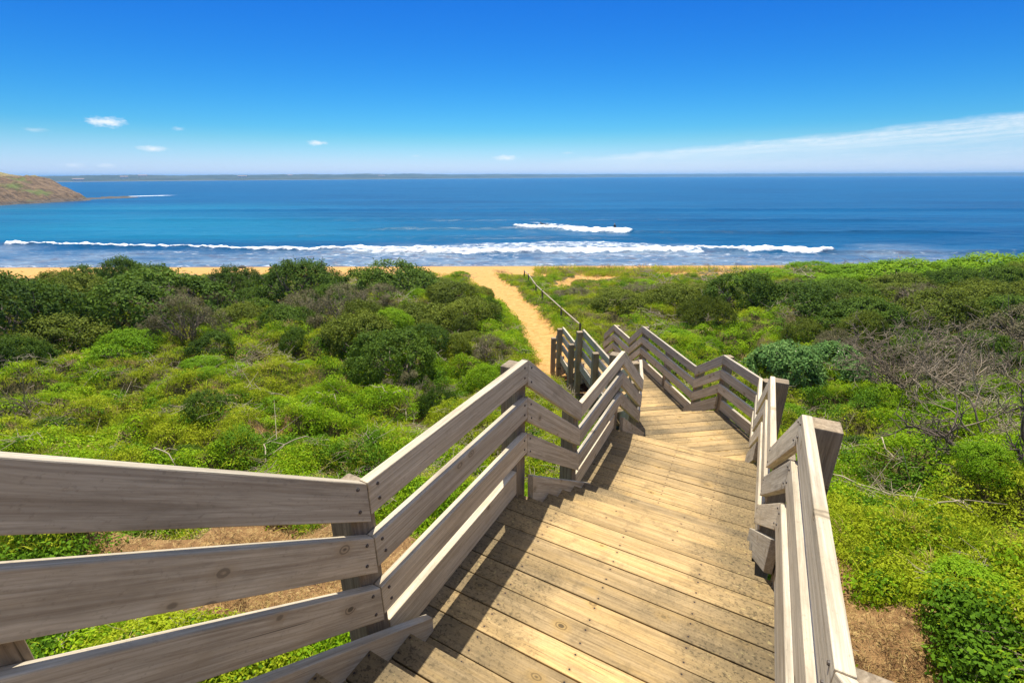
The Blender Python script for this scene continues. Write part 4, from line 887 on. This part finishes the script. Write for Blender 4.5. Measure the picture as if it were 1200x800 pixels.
# ------------------------------------------------------------------ surfers waiting behind the break
M_suit = plain('black_wetsuit', (.012, .013, .016), .55, .2, 8); M_skin = plain('sunlit_skin', (.52, .32, .22), .6, .1, 20); M_hair = plain('dark_hair', (.04, .025, .015), .7, .2, 20); M_board = plain('pale_surfboard', (.78, .78, .74), .3, .05, 2)
def surfer(x, y, rz, label, prone=False):
    z = .20
    p_ = empty('person', (x, y, z), rz); tag(p_, label, 'person')
    if not prone:
        J = {'pel': (0, 0, .12, .135), 'wai': (0, -.01, .28, .12), 'che': (0, .02, .46, .15), 'nek': (0, .03, .60, .06), 'hea': (0, .05, .69, .085), 'top': (0, .05, .80, .09),
             'lh': (-.11, .08, .09, .085), 'lk': (-.27, .44, .06, .062), 'lf': (-.30, .42, -.36, .045), 'rh': (.11, .08, .09, .085), 'rk': (.27, .44, .06, .062), 'rf': (.30, .42, -.36, .045),
             'ls': (-.19, .02, .54, .06), 'le': (-.25, .16, .30, .045), 'lw': (-.17, .36, .15, .034), 'rs': (.19, .02, .54, .06), 're': (.25, .16, .30, .045), 'rw': (.17, .36, .15, .034)}
    else:
        J = {'pel': (0, 0, .12, .13), 'wai': (0, .18, .14, .12), 'che': (0, .38, .22, .15), 'nek': (0, .52, .30, .06), 'hea': (0, .60, .37, .085), 'top': (0, .66, .46, .09),
             'lh': (-.10, -.08, .10, .08), 'lk': (-.13, -.50, .09, .06), 'lf': (-.12, -.92, .10, .04), 'rh': (.10, -.08, .10, .08), 'rk': (.13, -.50, .09, .06), 'rf': (.12, -.92, .10, .04),
             'ls': (-.19, .42, .25, .06), 'le': (-.33, .60, .12, .045), 'lw': (-.36, .84, .0, .034), 'rs': (.19, .42, .25, .06), 're': (.33, .50, .14, .045), 'rw': (.36, .30, .0, .034)}
    ks = list(J); E_ = [('pel', 'wai'), ('wai', 'che'), ('che', 'nek'), ('nek', 'hea'), ('hea', 'top'), ('pel', 'lh'), ('lh', 'lk'), ('lk', 'lf'), ('pel', 'rh'), ('rh', 'rk'), ('rk', 'rf'), ('che', 'ls'), ('ls', 'le'), ('le', 'lw'), ('che', 'rs'), ('rs', 're'), ('re', 'rw')]
    me = bpy.data.meshes.new('body'); me.from_pydata([J[k][:3] for k in ks], [(ks.index(a), ks.index(b)) for a, b in E_], []); o = link('body', me, M_suit, p_)
    md = o.modifiers.new('skin', 'SKIN'); sv_ = me.skin_vertices[0].data
    for i, k in enumerate(ks): sv_[i].radius = (J[k][3], J[k][3] * .85)
    sv_[0].use_root = True; o.modifiers.new('smooth', 'SUBSURF').levels = 1; o.modifiers['smooth'].render_levels = 2
    hx_ = J['hea']; tx_ = J['top']
    for nm, mat_, c_, r_ in (('head', M_skin, ((hx_[0] + tx_[0]) / 2, (hx_[1] + tx_[1]) / 2 + .012, (hx_[2] + tx_[2]) / 2), .1), ('hair', M_hair, (tx_[0], tx_[1] - .02, tx_[2] - .01), .105)):
        bm = bmesh.new(); bmesh.ops.create_uvsphere(bm, u_segments=14, v_segments=10, radius=r_)
        for v in bm.verts: v.co.z *= 1.2 if nm == 'head' else .8
        me = bpy.data.meshes.new(nm); bm.to_mesh(me); bm.free(); q = link(nm, me, mat_, p_); q.location = c_
    n = 15; V = []; F = []
    for i in range(n):
        t = i / (n - 1); wd_ = .27 * math.sin(math.pi * min(1, max(.0, t * .96 + .02))) ** .6; yy = -1.0 + 2.1 * t; rk = .10 * max(0, t - .7) / .3
        V += [(-wd_, yy, .0 + rk), (0, yy, -.05 + rk), (wd_, yy, .0 + rk), (0, yy, .045 + rk)]
    for i in range(n - 1):
        for j in range(4): F.append((i * 4 + j, i * 4 + (j + 1) % 4, i * 4 + 4 + (j + 1) % 4, i * 4 + 4 + j))
    b = empty('surfboard', (x, y, z), rz); me = np_mesh('hull', np.array(V), np.array(F), True); link('hull', me, M_board, b)
    fm_ = WB(); fm_.prism([(-.008, -.88, -.04), (.008, -.88, -.04), (.008, -.74, -.04), (-.008, -.74, -.04)], [(-.006, -.95, -.19), (.006, -.95, -.19), (.006, -.88, -.19), (-.006, -.88, -.19)], (0, 1, 0)); fm_.build('fin', M_suit, b, 0)
    return p_, b
_, b = surfer(17.4, 79.0, 2.6, 'person in a black wetsuit sitting upright at the end of the small breaking wave'); tag(b, 'pale surfboard under the person sitting at the end of the small breaking wave', 'surfboard')
_, b = surfer(5.9, 85.6, 1.2, 'person in a black wetsuit lying flat behind the small breaking wave', True); tag(b, 'pale surfboard under the person lying behind the small breaking wave', 'surfboard')
# a stone on the beach
for i, (x, y, r_) in enumerate(((-24.6, 41.5, .3),)):
    bm = bmesh.new(); bmesh.ops.create_icosphere(bm, subdivisions=3, radius=r_)
    for v in bm.verts: v.co *= 1 + .5 * (float(fbm(v.co.x * 4 / r_ * .3 + i * 7, v.co.y * 4 / r_ * .3 + v.co.z * 3, 55 + i, 3)) - .5); v.co.z *= .7
    me = bpy.data.meshes.new('rock'); bm.to_mesh(me); bm.free(); o = link('rock', me, M_reef); o.location = (x, y, max(0.0, float(ground_z(x, y))) + .08)
    tag(o, 'dark stone lying on the beach sand behind the small round shrub', 'rock')
# houses showing as pale specks on the far shore
M_wall_far = plain('white_house_wall', (.78, .76, .70), .8, .1, .1); M_roof_far = plain('house_roof', (.20, .15, .13), .8, .2, .1)
for i, (az_, dd_, zz_) in enumerate(((-38.6, 95, 6.5), (-37.2, 200, 9.5), (-29.0, 110, 7.5), (-24.5, 190, 10), (-41.8, 30, 1.8), (-15.0, 120, 8))):
    r_ = float(np.interp(az_, [-58, -45, -20, 0], [1250, 1300, 1550, 2100])) + dd_; hs_ = empty('house', (math.sin(R(az_)) * r_, math.cos(R(az_)) * r_, zz_), -R(az_)); tag(hs_, 'pale house showing as a speck on the far blue shore', 'house', 'houses on the far shore')
    w_ = 7 + 2 * (i % 3)
    me = np_mesh('wall', [(-w_, -4, -3), (w_, -4, -3), (w_, 4, -3), (-w_, 4, -3), (-w_, -4, 3), (w_, -4, 3), (w_, 4, 3), (-w_, 4, 3)], [(0, 1, 5, 4), (1, 2, 6, 5), (2, 3, 7, 6), (3, 0, 4, 7)]); link('wall', me, M_wall_far, hs_)
    me = np_mesh('roof', [(-w_ - .5, -4.5, 2.9), (w_ + .5, -4.5, 2.9), (w_ + .5, 0, 5), (-w_ - .5, 0, 5), (-w_ - .5, 4.5, 2.9), (w_ + .5, 4.5, 2.9)], [(0, 1, 2, 3), (3, 2, 5, 4)]); link('roof', me, M_roof_far, hs_)
